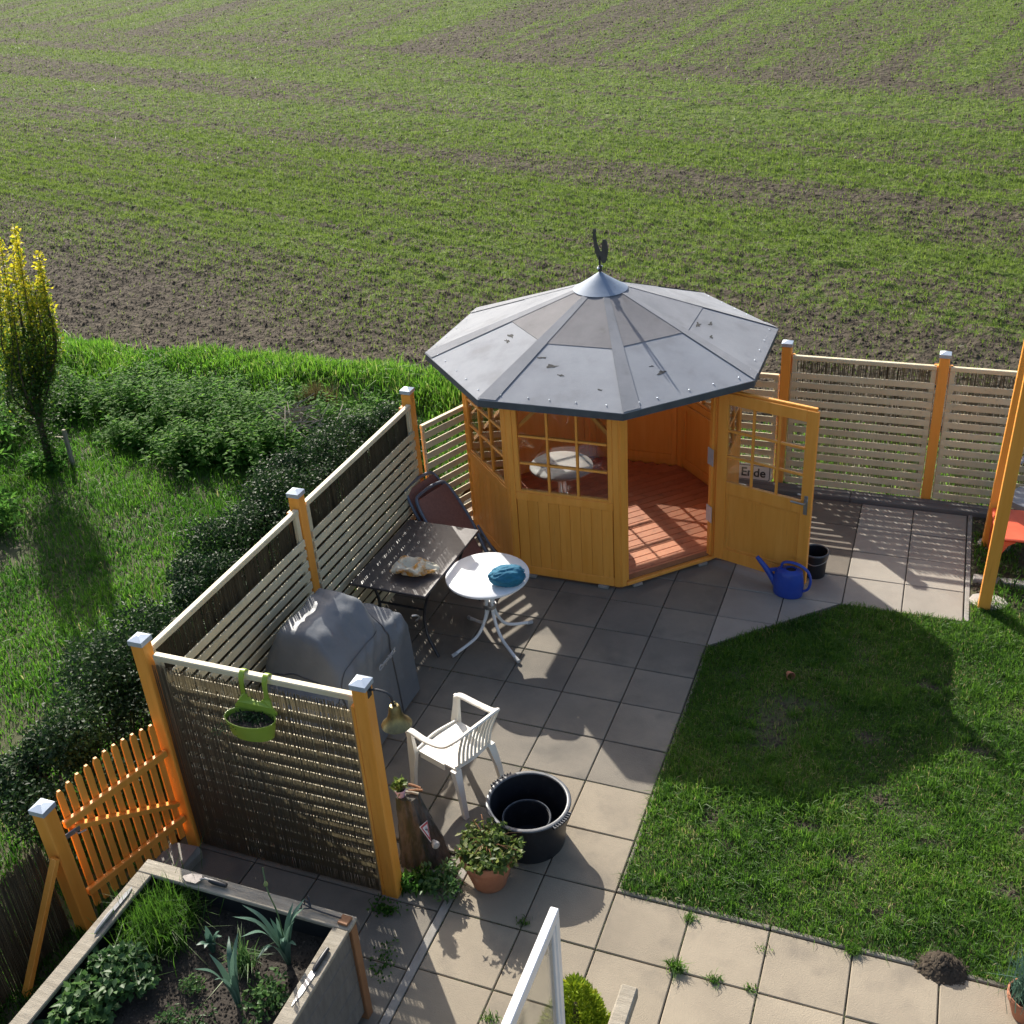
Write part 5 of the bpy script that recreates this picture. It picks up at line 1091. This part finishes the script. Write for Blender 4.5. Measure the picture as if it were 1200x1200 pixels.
for x, y, n, h, lab in ((.51, -.455, 190, .085, 'dense dark grass tuft in a sunny slab joint'), (.745, -.465, 90, .05, 'smaller yellowish grass tuft between dense tuft and flat tuft in the joint'), (.955, -.455, 60, .035, 'flat yellowish grass tuft in the slab joint'), (.50, -.06, 90, .045, 'mossy grass tuft at the lawn kerb'),
        (1.5, .0, 150, .07, 'grass tuft overhanging the lawn kerb before the molehill'), (-.44, -1.13, 60, .06, 'thin grass tuft in the slab joint near the glass screen'), (-.5, -.42, 60, .04, 'small shaded weed in the slab joint by the terracotta pot'), (.985, -.16, 26, .03, 'tiny green sprout in a sunny slab joint')):
    t = thing('grass_tuft', lab, 'grass tuft', (x, y, 0)); P = np.stack([rng.normal(0, .025, n), rng.normal(0, .018, n), np.zeros(n)], -1); blades('blades', P, rng.uniform(.4, 1, n)*h, .006, GR1, rng.beta(2, 2, n)*.9, 1.1, t)
# ---- raised bed planting
SZ = .62
t = thing('chive_clump', 'thick clump of green chives in the bed corner by the gate', 'chives', (-2.28, -1.60, SZ)); n = 1500
P = np.stack([rng.normal(0, .10, n), rng.normal(0, .11, n), np.zeros(n)], -1); blades('blades', P, rng.uniform(.12, .30, n), .006, GR1, rng.beta(1.6, 2.4, n)*.8, .75, t)
t = thing('leafy_herb', 'large mound of round-leaved green herb in the raised bed', 'herb', (-2.22, -1.98, SZ)); crown('foliage', (0, 0, .10), (.20, .17, .14), 1000, .045, .034, HERB, t, 22, .45, (2, 2), flat=.5); stems(t, (0, 0, .08), (.14, .12, .08), 14, .003, BROWNW)
t = thing('leafy_herb', 'pale strawberry-like plants along the fence side rim of the raised bed', 'herb', (-2.32, -2.28, SZ)); crown('foliage', (0, 0, .09), (.17, .20, .12), 800, .055, .042, HERB, t, 20, .45, (2.6, 1.6), flat=.5); stems(t, (0, 0, .08), (.14, .12, .08), 14, .003, BROWNW)
t = thing('small_herb', 'small yellow-green herb cushion in bare soil of the raised bed', 'herb', (-1.86, -1.86, SZ)); crown('foliage', (0, 0, .03), (.07, .06, .05), 260, .02, .012, HERB, t, 10, .5, (3, 1.4))
t = thing('small_herb', 'low green herb between the leeks in the raised bed', 'herb', (-1.42, -1.80, SZ)); crown('foliage', (0, 0, .05), (.12, .13, .06), 330, .035, .022, HERB, t, 12, .5, (2.4, 1.6))
t = thing('ground_herb', 'low green ground cover on soil of the raised bed near the herb cushion', 'herb', (-1.78, -2.12, SZ)); crown('foliage', (0, 0, .025), (.22, .16, .04), 700, .022, .013, HERB, t, 20, .4, (2, 2))
t = thing('grass_clump', 'thin grassy clump between the two leeks in the raised bed', 'grass clump', (-1.66, -1.66, SZ)); n = 120; P = np.stack([rng.normal(0, .03, n), rng.normal(0, .03, n), np.zeros(n)], -1); blades('blades', P, rng.uniform(.1, .24, n), .008, HERB, rng.random(n), .8, t)
def leek(label, loc, n, h, seed):
    t = thing('leek_plant', label, 'leek', loc); random.seed(seed)
    for i in range(n):
        a = i*2.4+random.uniform(-.3, .3); d = Vector((math.cos(a), math.sin(a), 0)); s = Vector((-d.y, d.x, 0)); L = h*random.uniform(.7, 1.15); out = random.uniform(.15, .75)
        p_ = bez([d*.008, d*L*.14*out+Vector((0, 0, L*.4)), d*L*.4*out+Vector((0, 0, L*.75)), d*L*.8*out+Vector((0, 0, L*(1.02-.4*out*out)))], 5); k = len(p_); w_ = [.0125*(.75+.9*math.sin(PI*min(.5, j/k*1.2)))*(1-(j/(k-1))**3) for j in range(k)]
        V = []
        for j in range(k): V += [p_[j]-s*w_[j], p_[j]-Vector((0, 0, .006))*(1-j/k), p_[j]+s*w_[j]]
        F = [(j*3+q, j*3+q+1, j*3+q+4, j*3+q+3) for j in range(k-1) for q in (0, 1)]
        npmesh('leaf', np.array(V), np.array(F), LEEK, np.full(len(V), random.random()), t, True)
    return t
lk = leek('large blue-green leek beneath the hand cultivator on the bed rim', (-1.44, -1.56, SZ), 13, .46, 3); leek('second blue-green leek in the middle of raised bed', (-1.56, -1.88, SZ), 8, .46, 8); leek('small thin leek near the chive clump', (-1.90, -1.62, SZ), 9, .17, 5)
MB().tube(bez([(0, 0, .02), (-.02, .03, .35), (-.06, .04, .52), (-.11, .10, .62)], 5), .004, 6).build('flower_stalk', pm('stalk', (.10, .16, .06)), lk)
b = MB(); b.lathe([(.001, -.016), (.010, -.01), (.013, 0), (.008, .012), (.001, .024)], 10, (-.075, .055, .55)); b.build('flower_bud', pm('bud', (.24, .30, .10)), lk, True)
random.seed(99)
# ---- yellow dwarf conifer
t = thing('dwarf_conifer', 'yellow-green dwarf conifer standing behind the glass wind screen', 'conifer', (.18, -1.36, 0))
n = 9000; z = 1-np.sqrt(rng.random(n)); a = rng.uniform(0, 2*PI, n); r = .30*np.clip((1-z)**.75, .02, 1)*rng.uniform(.65, 1.08, n)*(1+.3*(vnoise(a*2.5, z*9, 3)-.5))
P = np.stack([r*np.cos(a), r*np.sin(a), .03+.86*z], -1); D = np.stack([np.cos(a)*.6, np.sin(a)*.6, .9+0*a], -1)+runit(n)*.4
leaves('foliage', P, D, np.stack([np.cos(a), np.sin(a), .3+0*a], -1)+runit(n)*.6, rng.uniform(.03, .055, n), rng.uniform(.012, .02, n), CONIF, rng.beta(2, 2, n)*.7+.4*(r/.3-.5)*0+.25*rng.random(n), t)
MB().tube([(0, 0, 0), (0, 0, .7)], .015, 8).build('trunk', BARK, t)
